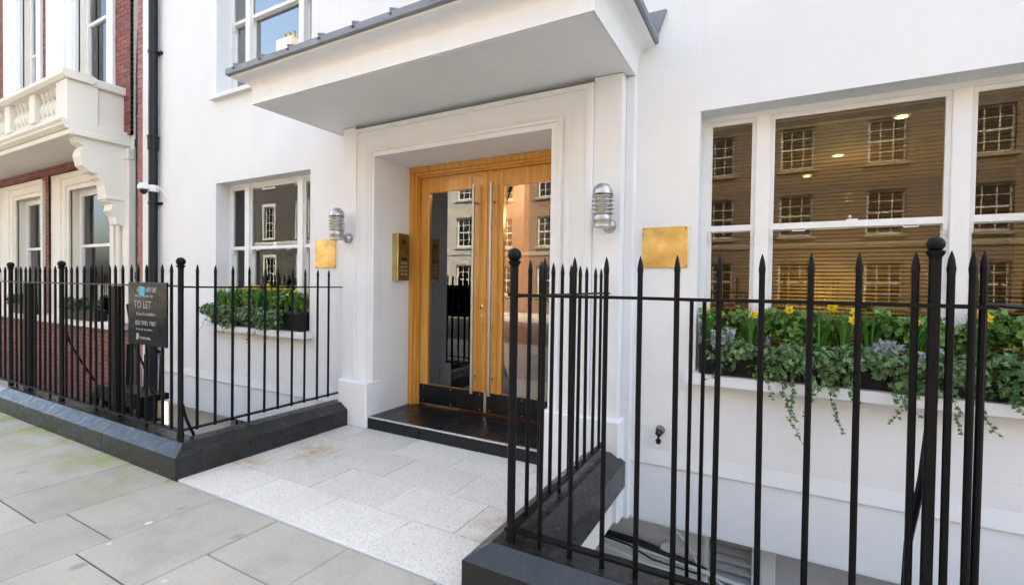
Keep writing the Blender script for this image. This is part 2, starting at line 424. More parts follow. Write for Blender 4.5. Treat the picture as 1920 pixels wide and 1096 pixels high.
# left front run in stones
cuts = [-7.45, -5.9, -4.9, -3.745]
for a, b in zip(cuts[:-1], cuts[1:]):
    last = b == cuts[-1]
    m = MB(); poly = [(1.822+p, q) for p, q in P]
    if not last: m.prism(poly, 'x', a+.003, b-.003)
    else:
        n = len(poly); vs = [(a+.003, p, q) for p, q in poly] + [(b-(p-1.822), p, q) for p, q in poly]
        m.add(vs, [list(range(n)), list(range(2*n-1, n-1, -1))] + [(k, (k+1) % n, n+(k+1) % n, n+k) for k in range(n)])
    m.build('coping_stone', 'plinth_paint', pl)
m = MB(); n = len(P); vs = [(-3.745-p, 1.822+p, q) for p, q in P] + [(-3.745-p, 3.46, q) for p, q in P]
m.add(vs, [list(range(n)), list(range(2*n-1, n-1, -1))] + [(k, (k+1) % n, n+(k+1) % n, n+k) for k in range(n)]); m.build('coping_stone', 'plinth_paint', pl)
pr = thing('plinth_wall', 'low black painted plinth above the cream side wall, below the wide flowered window', 'plinth', (-1.1, 1.98, 0))
m = MB(); vs = [(-1.245+p, 1.822+p, q) for p, q in P] + [(-1.245+p, 3.44, q) for p, q in P]
m.add(vs, [list(range(n)), list(range(2*n-1, n-1, -1))] + [(k, (k+1) % n, n+(k+1) % n, n+k) for k in range(n)]); m.build('coping_stone', 'plinth_paint', pr)
cuts = [-1.245, .62, 1.55, 4.5]
for i, (a, b) in enumerate(zip(cuts[:-1], cuts[1:])):
    poly = [(1.822+p, q) for p, q in P]; m = MB(); g = len(poly)
    vs = [((a+(p-1.822)) if i == 0 else a+.003, p, q) for p, q in poly] + [(b-.003, p, q) for p, q in poly]
    m.add(vs, [list(range(g)), list(range(2*g-1, g-1, -1))] + [(k, (k+1) % g, g+(k+1) % g, g+k) for k in range(g)]); m.build('coping_stone', 'plinth_paint', pr)
pn = thing('plinth_wall', 'grey stone plinth under the railing of the red brick house', 'plinth', (-10, 1.98, 0))
for k in range(8):
    MB().prism([(1.83+p*.95, q*.95) for p, q in P], 'x', -7.46-(k+1)*1.6+.006, -7.46-k*1.6).build('coping_stone', 'kerb', pn)

# ================================================================== RAILINGS
RY = 1.985; RZ = 1.40; BZ = .278; RB = .0112
def bar_mesh(zb=.20, zt=1.575, r=RB):
    h = zt-.055
    return MB().lathe([(r*.98, zb), (r, zb+.02), (r, .7), (r*.97, h-.02), (r*1.12, h-.005), (r*1.12, h), (r*.75, h+.03), (r*.12, zt)], (0, 0, 0), 8).mesh('bar', 'black_paint')
BARM = [bar_mesh(), bar_mesh(.262), bar_mesh(.205, 1.57)]
def ballpost(parent, x, y, r=.020, zt=1.56, b=.033):
    p = MB().lathe([(r*1.25, .20), (r*1.25, .26), (r, .275), (r, zt-.03), (r*1.05, zt-.02), (r*1.5, zt-.008), (r*1.55, zt), (r*.9, zt+.004)], (x, y, 0), 14).build('post', 'black_paint', parent)
    MB().lathe([(b*math.sin(PI*k/10)+.0005, zt+b*.9-b*math.cos(PI*k/10)) for k in range(11)], (x, y, 0), 16).build('ball_finial', 'black_paint', p)
    return p
def rail(parent, a, b, z, hw=.019, hh=.0065):
    a = Vector(a); b = Vector(b); d = (b-a).normalized(); s = Vector((-d.y, d.x, 0))*hw; m = MB(); vs = []
    n = 7; nr = random.Random(3)
    for k in range(n):
        p = a.lerp(b, k/(n-1)); w_ = nr.uniform(-.003, .003) if 0 < k < n-1 else 0
        vs += [(p.x+s.x, p.y+s.y, z-hh+w_), (p.x-s.x, p.y-s.y, z-hh+w_), (p.x-s.x, p.y-s.y, z+hh+w_), (p.x+s.x, p.y+s.y, z+hh+w_)]
    fs = [(0, 1, 2, 3), tuple(4*(n-1)+k for k in (3, 2, 1, 0))] + [(4*i+k, 4*i+(k+1) % 4, 4*i+4+(k+1) % 4, 4*i+4+k) for i in range(n-1) for k in range(4)]
    m.add(vs, fs); return m.build('rail', 'black_paint', parent)
def bars(parent, pts, variant=1):
    for i, (x, y) in enumerate(pts):
        o = inst('bar', BARM[0 if i % 7 == 3 else variant], parent, (x, y, 0)); o.rotation_euler = (random.uniform(-.004, .004), random.uniform(-.004, .004), random.uniform(0, 3))
LX = -4.005
lr = thing('iron_railing', 'black spiked iron railing carrying the letting board, turning in towards the doors', 'railing', (LX, RY, .22))
ballpost(lr, LX, RY); ballpost(lr, -6.19, RY)
bars(lr, [(LX-.13*k, RY) for k in range(1, 27) if abs(LX-.13*k+6.19) > .06])
rail(lr, (LX+.01, RY, 0), (-7.5, RY, 0), RZ); rail(lr, (LX+.01, RY, 0), (-7.5, RY, 0), BZ)
bars(lr, [(LX, y) for y in (2.107, 2.247, 2.387, 2.533, 2.676, 2.813, 2.955, 3.094, 3.243, 3.381)])
rail(lr, (LX, RY, 0), (LX, 3.63, 0), RZ-.006); rail(lr, (LX, RY, 0), (LX, 3.63, 0), BZ+.002)
for x in (-5.14, -7.2):
    BX(x-.075, x+.075, RY+.02, RY+.07, .19, RZ-.012, c=.006).build('flat_post', 'black_paint', lr)
for (x, y, dx, dy) in ((LX+.0, RY+.015, .02, .16), (-6.19, RY+.03, .03, .36)):
    zs_ = .48 if dy < .2 else .95
    MB().tube([(x+dx*(k/9)**1.4, y+dy*math.sin(k/9*PI/2)**1.6, zs_-(zs_+.1)*k/9) for k in range(10)], .011, 6).build('back_stay', 'black_paint', lr)
nr_ = thing('iron_railing', 'black spiked iron railing in front of the brick house, beyond the letting board', 'railing', (-9, RY, .22))
bars(nr_, [(-7.62-.13*k, RY) for k in range(1, 60)])
rail(nr_, (-7.5, RY, 0), (-15.6, RY, 0), RZ+.003); rail(nr_, (-7.5, RY, 0), (-15.6, RY, 0), BZ+.002); ballpost(nr_, -7.56, RY); ballpost(nr_, -15.6, RY)
BX(-8.0, -7.72, RY-.05, RY-.025, 1.4, 1.5, c=.004).build('name_plate', 'grey_panel', nr_)
RX = -1.075
rr = thing('iron_railing', 'black spiked iron railing standing before the wide flowered window', 'railing', (RX, RY, .22))
ballpost(rr, RX, RY); ballpost(rr, .458, RY, .0165, 1.575, .0245)
bars(rr, [(x, RY) for x in (-.925, -.775, -.625, -.478, -.328, -.178, -.026, .122, .264, .412, .500)], 0)
bars(rr, [(.548, RY-.012), (.575, RY+.012)], 0)
rail(rr, (RX-.025, RY, 0), (.605, RY, 0), RZ); rail(rr, (RX-.025, RY, 0), (.605, RY, 0), BZ)
bars(rr, [(RX, y) for y in (2.148, 2.291, 2.434, 2.577, 2.719, 2.861, 3.003, 3.156, 3.302)], 1)
rail(rr, (RX, RY, 0), (RX, 3.45, 0), RZ-.006); rail(rr, (RX, RY, 0), (RX, 3.45, 0), BZ+.002)
MB().tube([(.462, RY+.02, 1.03), (.468, RY+.12, .80), (.478, RY+.33, .48), (.484, RY+.40, .2), (.484, RY+.40, -.6)], .013, 6).build('back_stay', 'black_paint', rr)
MB().tube([(.575, RY+.03, 1.41), (1.0, RY+.22, 1.37), (1.62, RY+.03, 1.40)], .008, 6).build('guard_bar', 'black_paint', rr)
bars(rr, [(1.62+.15*k, RY) for k in range(0, 16)], 0); rail(rr, (1.58, RY, 0), (4.0, RY, 0), RZ); rail(rr, (1.58, RY, 0), (4.0, RY, 0), BZ)
# ladder rails going down into the lightwell behind the railing
ld = thing('area_ladder', 'two thin black iron uprights of the ladder going down into the lightwell', 'ladder', (-.26, 2.08, -2.5))
for x in (-.289, -.240): MB().tube([(x, 2.145, -2.5), (x, 2.145, .0), (x, 2.08, .3), (x, 2.08, 1.395)], .008, 8).build('upright', 'black_paint', ld)
for x in (-.289, -.240): MB().tube([(x, 2.08, 1.392), (x, 2.0, 1.399)], .007, 6).build('tie_bar', 'black_paint', ld)
for k in range(8): MB().tube([(-.289, 2.145, -2.2+.27*k), (-.240, 2.145, -2.2+.27*k)], .007, 6).build('rung', 'black_paint', ld)

# ================================================================== WHITE TOWNHOUSE
WY, WB = 3.62, 3.96
DX0, DX1, DZ = -3.505, -1.575, 2.705
WIN_L = (-6.45, -4.60, .885, 2.72); WIN_R = (-.47, 1.38, .85, 2.70)
WIN_U = (-6.45, -4.60, 3.86, 5.75); WIN_M = (-2.98, -1.90, 3.86, 5.75); WIN_V = (-.47, 1.38, 3.86, 5.75)
th = thing('white_townhouse', 'white stucco townhouse with projecting entrance canopy and oak double doors', 'house', (-2.5, 3.62, 0))
wall_holes(MB(), -8.37, 16, -.31, 13.0, WY, WB, [WIN_L, WIN_R, WIN_U, WIN_M, WIN_V, (DX0, DX1, -.31, DZ)]).build('wall', 'stucco', th)
BX(-8.37, 16, WB+.002, 13.0, 12.7, 12.95).build('roof_slab', 'lead', th)
BX(-8.37, 16, 12.6, 13.0, -2.5, 12.69).build('rear_wall', 'stucco', th)
# projecting plinth course on wall foot, with a small weathered ledge
for a, b in ((-8.37, -3.9), (-.93, 16)):
    MB().prism([(3.621, .112), (3.606, .120), (3.605, .128), (3.6205, .235)], 'x', a, b).build('drip_course', 'stucco', th)
# basement wall under the overhang
wall_holes(MB(), -8.37, 16, -2.5, -.31, 3.97, 4.2, [(-.42, -.06, -.95, -.42), (.03, 1.3, -2.4, -.36), (-6.7, -5.6, -1.5, -.42)]).build('basement_wall', 'basement', th)
BX(-8.37, 16, WY+.002, 4.2, -.325, -.312).build('overhang_soffit', 'white_render', th)
lv = BX(-.42, -.06, 4.05, 4.08, -.95, -.42).build('louvre', 'kick', th)
MB().box(-.42, -.39, 3.955, 4.05, -.95, -.42).box(-.09, -.06, 3.955, 4.05, -.95, -.42).build('louvre_frame', 'white_render', lv)
for k in range(7):
    z = -.47-.07*k
    MB().prism([(3.96, z-.045), (3.968, z-.048), (4.045, z), (4.037, z+.003)], 'x', -.389, -.091).build('slat', 'grey_panel', lv)
bd = BX(.03, 1.3, 4.1, 4.14, -2.4, -.36).build('basement_panel', 'grey_panel', th)
BX(-.03, .065, 3.95, 4.10, -2.4, -.34, c=.006).build('post', 'white_paint', bd)
for k in range(5): 
    x = -6.6+.22*k; MB().tube([(x, 4.0, -1.5), (x, 4.0, -.42)], .012, 6).build('window_bar', 'black_paint', th)
BX(-6.7, -5.6, 4.12, 4.15, -1.5, -.42).build('basement_pane', 'glass_dark', th)

# --- windows
def window(parent, rect, yf=3.80, side=.352, mull=.092, meet=1.86, lifts=True, pane='glass'):
    x0, x1, z0, z1 = rect; fr = .038; d = .10
    m = MB().box(x0, x0+fr, yf, yf+d, z0, z1).box(x1-fr, x1, yf, yf+d, z0, z1).box(x0+fr, x1-fr, yf, yf+d, z1-fr, z1).box(x0+fr, x1-fr, yf, yf+d, z0, z0+.06)
    if side: cells = [(x0+fr, x0+side), (x0+side+mull, x1-side-mull), (x1-side, x1-fr)]
    else: cells = [(x0+fr, x1-fr)]
    wobj = m.build('window', 'white_paint', parent)
    if side:
        for a in (x0+side, x1-side-mull): BX(a, a+mull, yf-.012, yf+d-.002, z0+.06, z1-fr, c=.004).build('mullion', 'white_paint', wobj)
    for (a, b) in cells:
        st = .026
        # upper sash in front, lower sash behind
        for (c, e, yy, top) in ((meet, z1-fr, yf+.012, 1), (z0+.06, meet+.035, yf+.052, 0)):
            s = MB(); y1 = yy+.036
            rb = .042; rtp = .03 if top else .04
            s.box(a, a+st, yy, y1, c, e).box(b-st, b, yy, y1, c, e).box(a+st, b-st, yy, y1, c, c+rb).box(a+st, b-st, yy, y1, e-rtp, e)
            if top:
                for q in (a, b-st): s.prism([(yy+.002, c), (yy+.034, c), (yy+.030, c-.05), (yy+.014, c-.065), (yy+.004, c-.035)], 'x', q+.002, q+st-.002)
            s.build('sash', 'white_paint', wobj)
            BX(a+st-.004, b-st+.004, yy+.016, yy+.020, c+rb-.004, e-rtp+.004).build('pane', pane, wobj)
        if b-a > .6:
            MB().box((a+b)/2-.03, (a+b)/2+.03, yf+.02, yf+.06, meet+.042, meet+.052).lathe([(.004, 0), (.008, .012), (.012, .02), (.004, .032)], ((a+b)/2-.01, yf+.035, meet+.05), 8).build('sash_catch', 'white_paint', wobj)
            if lifts:
                for q in (a+.18, b-.18):
                    MB().tube([(q-.04, yf+.02, meet), (q-.035, yf+.0, meet-.016), (q+.035, yf+.0, meet-.016), (q+.04, yf+.02, meet)], .004, 6).build('sash_pull', 'white_paint', wobj)
    return wobj
def sill(parent, rect, out, th_=.075, ext=.06):
    x0, x1, z0, z1 = rect
    MB().prism([(WY-out, z0-th_), (3.82, z0-th_), (3.82, z0+.006), (WY-out, z0-.008)], 'x', x0-ext if out > .05 else x0, x1+ext if out > .05 else x1).build('sill', 'white_render', parent)
wl = window(th, WIN_L); sill(wl, WIN_L, .12)
wr = window(th, WIN_R); sill(wr, WIN_R, .12)
wu = window(th, WIN_U, meet=4.85, lifts=False, pane='glass_sky'); sill(wu, WIN_U, .07, .06, .05)
wm = window(th, WIN_M, meet=4.85, side=0, lifts=False, pane='glass_sky'); sill(wm, WIN_M, .07, .06, .05)
wv = window(th, WIN_V, meet=4.85, lifts=False, pane='glass_sky'); sill(wv, WIN_V, .07, .06, .05)

# --- rooms behind the glass (walls are shells with thickness)
def room(name, x0, x1, y0, y1, z0, z1, mats):
    t = .05; wm_, fm, cm, lm, rm = mats
    o = BX(x0-t, x1+t, y1, y1+t, z0, z1).build('room_wall', wm_, th)
    BX(x0-t, x0, y0, y1, z0, z1).build('room_wall', lm, th); BX(x1, x1+t, y0, y1, z0, z1).build('room_wall', rm, th)
    BX(x0-t, x1+t, y0, y1+t, z0-t, z0).build('room_floor', fm, th); BX(x0-t, x1+t, y0, y1+t, z1, z1+t).build('room_ceiling', cm, th)
def lamp(x, y, z, e, r=.06, c=(1, .70, .36)):
    l = bpy.data.lights.new('downlight', 'POINT'); l.energy = e; l.color = c; l.shadow_soft_size = r  # point light added for the room glow, separate from any downlight fitting
    o = bpy.data.objects.new('added_room_glow', l); COL.objects.link(o); o.location = (x, y, z)
room('office', -.9, 2.6, WB+.002, 8.2, .25, 2.95, ('room_tan', 'room_dark', 'room_tan', 'room_tan', 'room_tan'))
room('office', -7.6, -4.1, WB+.002, 7.4, .25, 2.95, ('room_dark', 'room_dark', 'room_grey', 'room_grey', 'room_grey'))
room('bedroom', -7.6, -4.1, WB+.002, 7.4, 3.4, 6.3, ('room_grey', 'room_dark', 'room_grey', 'room_grey', 'room_grey'))
room('bedroom', -3.9, -1.0, WB+.002, 7.4, 3.4, 6.3, ('room_grey', 'room_dark', 'room_grey', 'room_grey', 'room_grey'))
room('bedroom', -.9, 2.6, WB+.002, 7.4, 3.4, 6.3, ('room_grey', 'room_dark', 'room_grey', 'room_grey', 'room_grey'))
room('lobby', -3.9, -1.2, 4.22, 8.6, .118, 2.95, ('room_dark', 'room_dark', 'room_dark', 'room_grey', 'timber_panel'))
BX(-3.9, -2.9, 5.6, 5.75, .118, 2.95).build('lobby_partition', 'timber_panel', th)
dl = []
for i, (x, y) in enumerate(((.95, 5.2), (.62, 6.4), (.38, 7.4), (1.6, 6.2), (-.2, 7.2))):
    o = thing('downlight', 'small warm ceiling downlight glowing behind the brown slatted blind', 'lamp', (x, y, 2.95), 'downlights seen through the wide window')
    MB().lathe([(.065, 0), (.065, -.008), (.05, -.012)], (x, y, 2.949), 14).build('bezel', 'white_paint', o)
    MB().lathe([(.045, 0), (.045, -.006)], (x, y, 2.937), 14).build('bulb', 'lamp_warm', o)
lamp(.75, 6.6, 2.5, 2.5); lamp(.66, 7.7, 1.4, 7, .1, (1, .66, .25)); lamp(1.75, 7.5, 1.6, 2.5, .1, (1, .66, .25))  # the two lower lights are added for a warm glow, without fittings
o = thing('downlight', 'warm ceiling light inside the lobby behind the oak doors', 'lamp', (-1.6, 5.6, 2.95))
MB().lathe([(.09, 0), (.09, -.008), (.07, -.012)], (-1.6, 5.6, 2.949), 14).build('bezel', 'white_paint', o)
MB().lathe([(.06, 0), (.06, -.006)], (-1.6, 5.6, 2.937), 14).build('bulb', 'lamp_warm', o)
lamp(-1.75, 5.3, 2.3, 14); lamp(-3.0, 4.9, 2.75, 9, .15, (1, .93, .85))  # the pale light is added without a fitting, so the grey wall reads
# blinds
def blind(label, x0, x1, z0, z1, y, mat, pitch=.026, tilt=.42, cat='blind'):
    b = thing('venetian_blind', label, cat, ((x0+x1)/2, y, z1))
    BX(x0, x1, y-.018, y+.018, z1-.04, z1).build('head_rail', mat, b)
    m = MB(); z = z1-.06; w_ = .0125
    while z > z0:
        cy, cz = math.cos(tilt)*w_, math.sin(tilt)*w_
        m.add([(x0, y-cy, z-cz), (x1, y-cy, z-cz), (x1, y, z+.002), (x0, y, z+.002), (x1, y+cy, z+cz), (x0, y+cy, z+cz)], [(0, 1, 2, 3), (3, 2, 4, 5)]); z -= pitch
    m.build('slats', mat, b, 'stuff', recalc=False)
    n_ = max(2, int((x1-x0)/.35))
    for k in range(n_):
        x = x0+(x1-x0)*(k+.5)/n_; MB().tube([(x, y-.014, z0), (x, y-.014, z1-.04)], .0015, 5).build('ladder_cord', mat, b)
for (a, b, lab) in ((-.42, -.13, 'narrow brown venetian blind in the side light next to the brass plaque'), (-.02, .93, 'wide brown venetian blind in the middle light above the daffodils'), (1.02, 1.34, 'narrow brown venetian blind in the side light behind the gate posts')):
    blind(lab, a, b, .95, 2.64, 3.945, 'blind')
for (a, b, lab) in ((-6.38, -6.11, 'narrow pale blind in the side light nearest the drainpipe'), (-5.99, -5.06, 'pale slatted blind in the middle light above the small flower box'), (-4.94, -4.66, 'narrow pale blind in the side light nearest the wall lamp')):
    blind(lab, a, b, 1.02 if b < -6 else (1.02 if a > -5 else 2.05), 2.66, 3.945, 'blind_pale')

# --- entrance surround
def surround(mb, prof, xL, xR, zT, zb, sl, sr, st):
    rings = [[(xL-o*sl, y, zb) for o, y in prof], [(xL-o*sl, y, zT+o*st) for o, y in prof], [(xR+o*sr, y, zT+o*st) for o, y in prof], [(xR+o*sr, y, zb) for o, y in prof]]
    n = len(prof); vs = sum(rings, [])
    mb.add(vs, [(i*n+k, i*n+k+1, (i+1)*n+k+1, (i+1)*n+k) for i in range(3) for k in range(n-1)], True); return mb
prof = [(0, 3.619), (0, 3.505), (.16, 3.505), (.17, 3.49), (.25, 3.485), (.27, 3.515)]
prof += [(.27+.55*k/8, 3.515-.068*math.sin(PI/2*k/8)) for k in range(1, 9)] + [(.84, 3.447), (.84, 3.432), (.9, 3.428), (.98, 3.432), (1, 3.44), (1, 3.64)]
surround(MB(), prof, DX0, DX1, DZ, .44, .21, .37, .275).build('architrave', 'white_render', th)
BX(-3.885, DX0-.209, 3.452, 3.64, .45, 3.015, c=.006).build('pilaster', 'white_render', th)
pR = BX(DX1+.369, -.985, 3.452, 3.64, .45, 3.015, c=.006).build('pilaster', 'white_render', th)
BX(-.986, -.918, 3.545, 3.64, -.31, 3.015, c=.006).build('pilaster_return', 'white_render', pR)
BX(-3.895, DX0+.012, 3.405, 3.64, -.0, .455, c=.012).build('pilaster_base', 'white_render', th)
BX(DX1-.012, -.955, 3.405, 3.64, -.30, .455, c=.012).build('pilaster_base', 'white_render', th)
BX(-3.885, -.985, 3.59, 3.64, DZ+.274, 3.018).build('frieze', 'white_render', th)
# deep reveals and reveal soffit
BX(DX0-.06, DX0, WB, 4.3, 0, DZ+.06).build('reveal', 'white_render', th); BX(DX1, DX1+.06, WB, 4.3, 0, DZ+.06).build('reveal', 'white_render', th)
BX(DX0, DX1, WB, 4.3, DZ, DZ+.06).build('reveal_soffit', 'white_render', th)
# step with black tiles
stp = BX(DX0+.002, DX1-.002, 3.445, 4.4, -.05, .11).build('step', 'grout', th)
tw = .66
for k in range(3):
    a = DX0+.003+k*tw; b = min(a+tw, DX1-.003)
    BX(a+.004, b-.004, 3.452, 4.05, .1, .118, c=.002).build('tile', 'step_tile', stp)
    BX(a+.004, b-.004, 3.432, 3.447, .0, .108, c=.002).build('tile', 'step_tile', stp)
    BX(a+.004, b-.004, 4.054, 4.39, .1, .1175, c=.002).build('tile', 'step_tile', stp)
BX(DX0+.003, DX1-.003, 3.427, 3.451, .108, .1215, c=.002).build('nosing', 'nosing', stp)
# door frame
FY = 4.03
fx0, fx1, fz = DX0+.004, DX1-.004, DZ-.004
m = MB()
for (o0, o1, y0, y1) in ((0, .055, FY, FY+.16), (.055, .085, FY+.025, FY+.16), (.085, .105, FY+.05, FY+.16)):
    m.box(fx0+o0, fx0+o1, y0, y1, .118, fz-o0).box(fx1-o1, fx1-o0, y0, y1, .118, fz-o0).box(fx0+o1, fx1-o1, y0, y1, fz-o1, fz-o0)
m.build('door_frame', 'oak', th)
lx0, lx1 = fx0+.108, fx1-.108; mid = (lx0+lx1)/2
LY = FY+.07
def door(a, b, hx, left):
    z0, z1 = .135, fz-.108
    sl_, sr_ = (.105, .185) if left else (.185, .105)
    g0, g1, gz0, gz1 = a+sl_, b-sr_, .345, z1-.165
    d = MB().bbox(a, g0, LY, LY+.045, z0, z1, .003).bbox(g1, b, LY, LY+.045, z0, z1, .003).bbox(g0, g1, LY+.001, LY+.044, gz1, z1-.001, .003).bbox(g0, g1, LY+.001, LY+.044, z0+.001, gz0, .003).build('door', 'oak', th)
    BX(g0-.003, g1+.003, LY+.018, LY+.026, gz0-.003, gz1+.003).build('pane', 'glass_door', d)
    kp = BX(a+.004, b-.004, LY-.006, LY-.0005, z0+.005, .345, c=.002).build('kick_plate', 'kick', d)
    for q in (a+.06, (a+b)/2, b-.06):
        for zz in (.165, .32): MB().lathe([(.006, 0), (.006, -.003), (.002, -.004)], (q, LY-.006, zz), 8, 'y').build('screw', 'steel', d)
    MB().tube([(hx, LY-.075, .335), (hx, LY-.075, 2.455)], .0165, 12).build('pull_handle', 'steel', d)
    for zz in (.50, 2.27): MB().tube([(hx, LY-.075, zz), (hx, LY, zz)], .010, 8).build('handle_post', 'steel', d)
    return d
dL = door(lx0, mid-.002, -2.662, True); dR = door(mid+.002, lx1, -2.455, False)
MB().lathe([(.026, 0), (.026, -.008), (.014, -.012)], (mid-.05, LY, 1.22), 14, 'y').build('lock', 'brass', dL)
MB().lathe([(.016, 0), (.016, -.006), (.008, -.01)], (mid-.05, LY, 1.12), 12, 'y').build('lock', 'brass', dL)
BX(mid-.012, mid+.018, LY-.012, LY-.0065, .14, .35, c=.002).build('meeting_strip', 'steel', dL)

# --- canopy
cz = 3.018; cxa, cxb, cyf = -4.10, -.92, 2.61
can = MB()
pf = [(0, cz), (0, cz+.125)] + [(.115*(1-math.cos(PI/2*k/6)), cz+.125+.085*math.sin(PI/2*k/6)) for k in range(1, 7)] + [(.122, cz+.215), (.122, cz+.235)]
rings = []
for (x, y, sx, sy) in ((cxa, WY, -1, 0), (cxa, cyf, -1, -1), (cxb, cyf, 1, -1), (cxb, WY, 1, 0)):
    rings.append([(x+sx*o, y+sy*o, z) for o, z in pf])
n = len(pf); can.add(sum(rings, []), [(i*n+k, i*n+k+1, (i+1)*n+k+1, (i+1)*n+k) for i in range(3) for k in range(n-1)], True)
cn = can.build('canopy', 'white_paint', th)
BX(cxa+.001, cxb-.001, cyf+.001, WY, cz+.001, cz+.03).build('soffit', 'soffit_paint', cn)
MB().box(cxa+.02, cxb-.02, cyf+.018, cyf+.03, cz-.004, cz).box(cxb-.032, cxb-.02, cyf+.03, WY-.1, cz-.004, cz).build('drip_bead', 'soffit_paint', cn)
# lead gutter edge round the top and the sloping lead roof
g0, g1 = .115, .15
gp = [(g0-.02, cz+.236), (g1-.012, cz+.226), (g1, cz+.236), (g1, cz+.285), (g1-.02, cz+.292), (0, cz+.325)]
rings = []
for (x, y, sx, sy) in ((cxa, WY, -1, 0), (cxa, cyf, -1, -1), (cxb, cyf, 1, -1), (cxb, WY, 1, 0)):
    rings.append([(x+sx*o, y+sy*o, z) for o, z in gp])
n = len(gp); gm = MB(); gm.add(sum(rings, []), [(i*n+k, i*n+k+1, (i+1)*n+k+1, (i+1)*n+k) for i in range(3) for k in range(n-1)])
vr = [r[-1] for r in rings]; gm.add(vr, [(0, 1, 2, 3)]); gm.build('gutter_edge', 'lead', cn)
for k in range(10):
    x = cxa-.02+.36*k
    MB().tube([(x, cyf-.152, cz+.262), (x, cyf-.145, cz+.295), (x, cyf-.11, cz+.308), (x, cyf+.02, cz+.33), (x, WY, cz+.345)], [.013, .018, .02, .02, .018], 8).build('lead_roll', 'lead', cn)
MB().prism([(cxb+.13, cz+.29), (cxb+.145, cz+.29), (cxb+.205, cz+.455), (cxa-.13, cz+.455), (cxa-.13, cz+.29)], 'y', WY-.03, WY-.002).build('flashing', 'lead', cn)

# --- drainpipe and its camera
dp = thing('drainpipe', 'tall black cast iron drainpipe at the end of the white wall', 'drainpipe', (-7.9, 3.53, -2.4))
PX, PYc = -7.90, 3.545
MB().tube([(PX, PYc, -2.4), (PX, PYc, 6.9)], .057, 16).build('pipe', 'pipe_black', dp)
for z in (3.42, 5.9, 1.0):
    MB().lathe([(.057, z-.11), (.068, z-.10), (.068, z+.06), (.074, z+.075), (.074, z+.10), (.057, z+.11)], (PX, PYc, 0), 16).build('collar', 'pipe_black', dp)
for z in (2.55, 4.72, .4, -.6):
    MB().lathe([(.060, z-.02), (.064, z-.015), (.064, z+.015), (.060, z+.02)], (PX, PYc, 0), 16).box(PX-.115, PX+.115, 3.585, 3.621, z-.018, z+.018).build('bracket', 'pipe_black', dp)
cc = thing('security_camera', 'small white dome camera strapped to the black drainpipe', 'camera', (PX, PYc-.06, 2.75))
MB().lathe([(.061, -.05), (.075, -.045), (.08, .0), (.075, .045), (.061, .05)], (PX, PYc, 2.76), 16).build('strap', 'plastic_white', cc)
MB().lathe([(.005, .075), (.05, .07), (.07, .03), (.072, -.01), (.05, -.02)], (PX, PYc-.12, 2.75), 16).build('housing', 'plastic_white', cc)
MB().lathe([(.05, -.02), (.045, -.055), (.025, -.08), (.003, -.088)], (PX, PYc-.12, 2.75), 16).build('lens_dome', 'lens_black', cc)
MB().tube([(PX+.07, PYc, 2.77), (PX+.16, PYc+.02, 2.76), (PX+.21, 3.6, 2.68), (PX+.235, 3.622, 2.62)], .008, 6).build('cable', 'plastic_white', cc)

# --- wall lamps
def wall_lamp(x, label):
    y0 = 3.452; yl = 3.30; z = 2.02
    L = thing('wall_lamp', label, 'lamp', (x, y0, z-.1), 'steel wall lamps flanking the doors')
    r = .072
    MB().lathe([(.003, .165)]+[(r*math.sin(a), .095+.07*math.cos(a)) for a in [PI/2*k/7 for k in range(1, 8)]]+[(r, .085), (r+.004, .08)], (x, yl, z), 20).build('dome_cap', 'steel', L)
    for k in range(5):
        h = .072-.03*k
        MB().lathe([(.05, h+.008), (r+.008, h-.004), (r+.008, h-.008), (.05, h)], (x, yl, z), 20).build('louvre_ring', 'steel', L)
    MB().lathe([(.047, .085), (.047, -.07)], (x, yl, z), 20).build('diffuser', 'frosted', L)
    for k in range(4):
        a = PI/4+PI/2*k; px, py = x+.06*math.cos(a), yl+.06*math.sin(a)
        MB().tube([(px, py, z-.075), (px, py, z+.085)], .004, 6).build('rod', 'steel', L)
    MB().lathe([(.066, -.068), (.069, -.072), (.069, -.108), (.066, -.112), (.066, -.15), (.05, -.158), (.01, -.16)], (x, yl, z), 20).build('base_cup', 'steel', L)
    MB().tube([(x, yl+.05, z-.115), (x+.005, y0-.03, z-.125)], .022, 10).build('arm', 'steel', L)
    MB().lathe([(.002, -.06), (.03, -.055), (.048, -.035), (.055, -.01), (.055, .0)], (x+.005, y0, z-.125), 18, 'y').build('wall_rose', 'steel', L)
wall_lamp(-3.80, 'stainless steel louvred wall lamp on the narrow pilaster by the small flower box')
wall_lamp(-1.075, 'stainless steel louvred wall lamp on the wide pilaster next to the large brass plaque')

# --- plaques, intercom, vent pipe
def plaque(x0, x1, z0, z1, label):
    p = thing('brass_plaque', label, 'plaque', ((x0+x1)/2, WY, z0))
    BX(x0, x1, WY-.012, WY-.001, z0, z1, c=.002).build('plate', 'brass', p)
    for q in (x0+.014, x1-.014):
        for zz in (z0+.014, z1-.014): MB().lathe([(.007, 0), (.007, -.004), (.003, -.006)], (q, WY-.012, zz), 8, 'y').build('screw', 'brass_dark', p)
plaque(-4.50, -4.175, 1.60, 1.915, 'polished brass plaque between the small sash window and the pilaster')
plaque(-.862, -.535, 1.588, 1.888, 'polished brass plaque between the wide window and the pilaster')
ic = thing('intercom', 'brass entry intercom box mounted on the white door reveal', 'intercom', (-3.5, 3.86, 1.45))
ibx = BX(DX0+.001, DX0+.082, 3.765, 3.945, 1.475, 1.968, c=.004).build('housing', 'brass', ic)
BX(DX0+.0825, DX0+.087, 3.778, 3.932, 1.49, 1.955).build('face_plate', 'brass_dark', ic)
MB().lathe([(.022, 0), (.022, .006), (.012, .008)], (DX0+.087, 3.855, 1.88), 12, 'x').build('camera_lens', 'lens_black', ic)
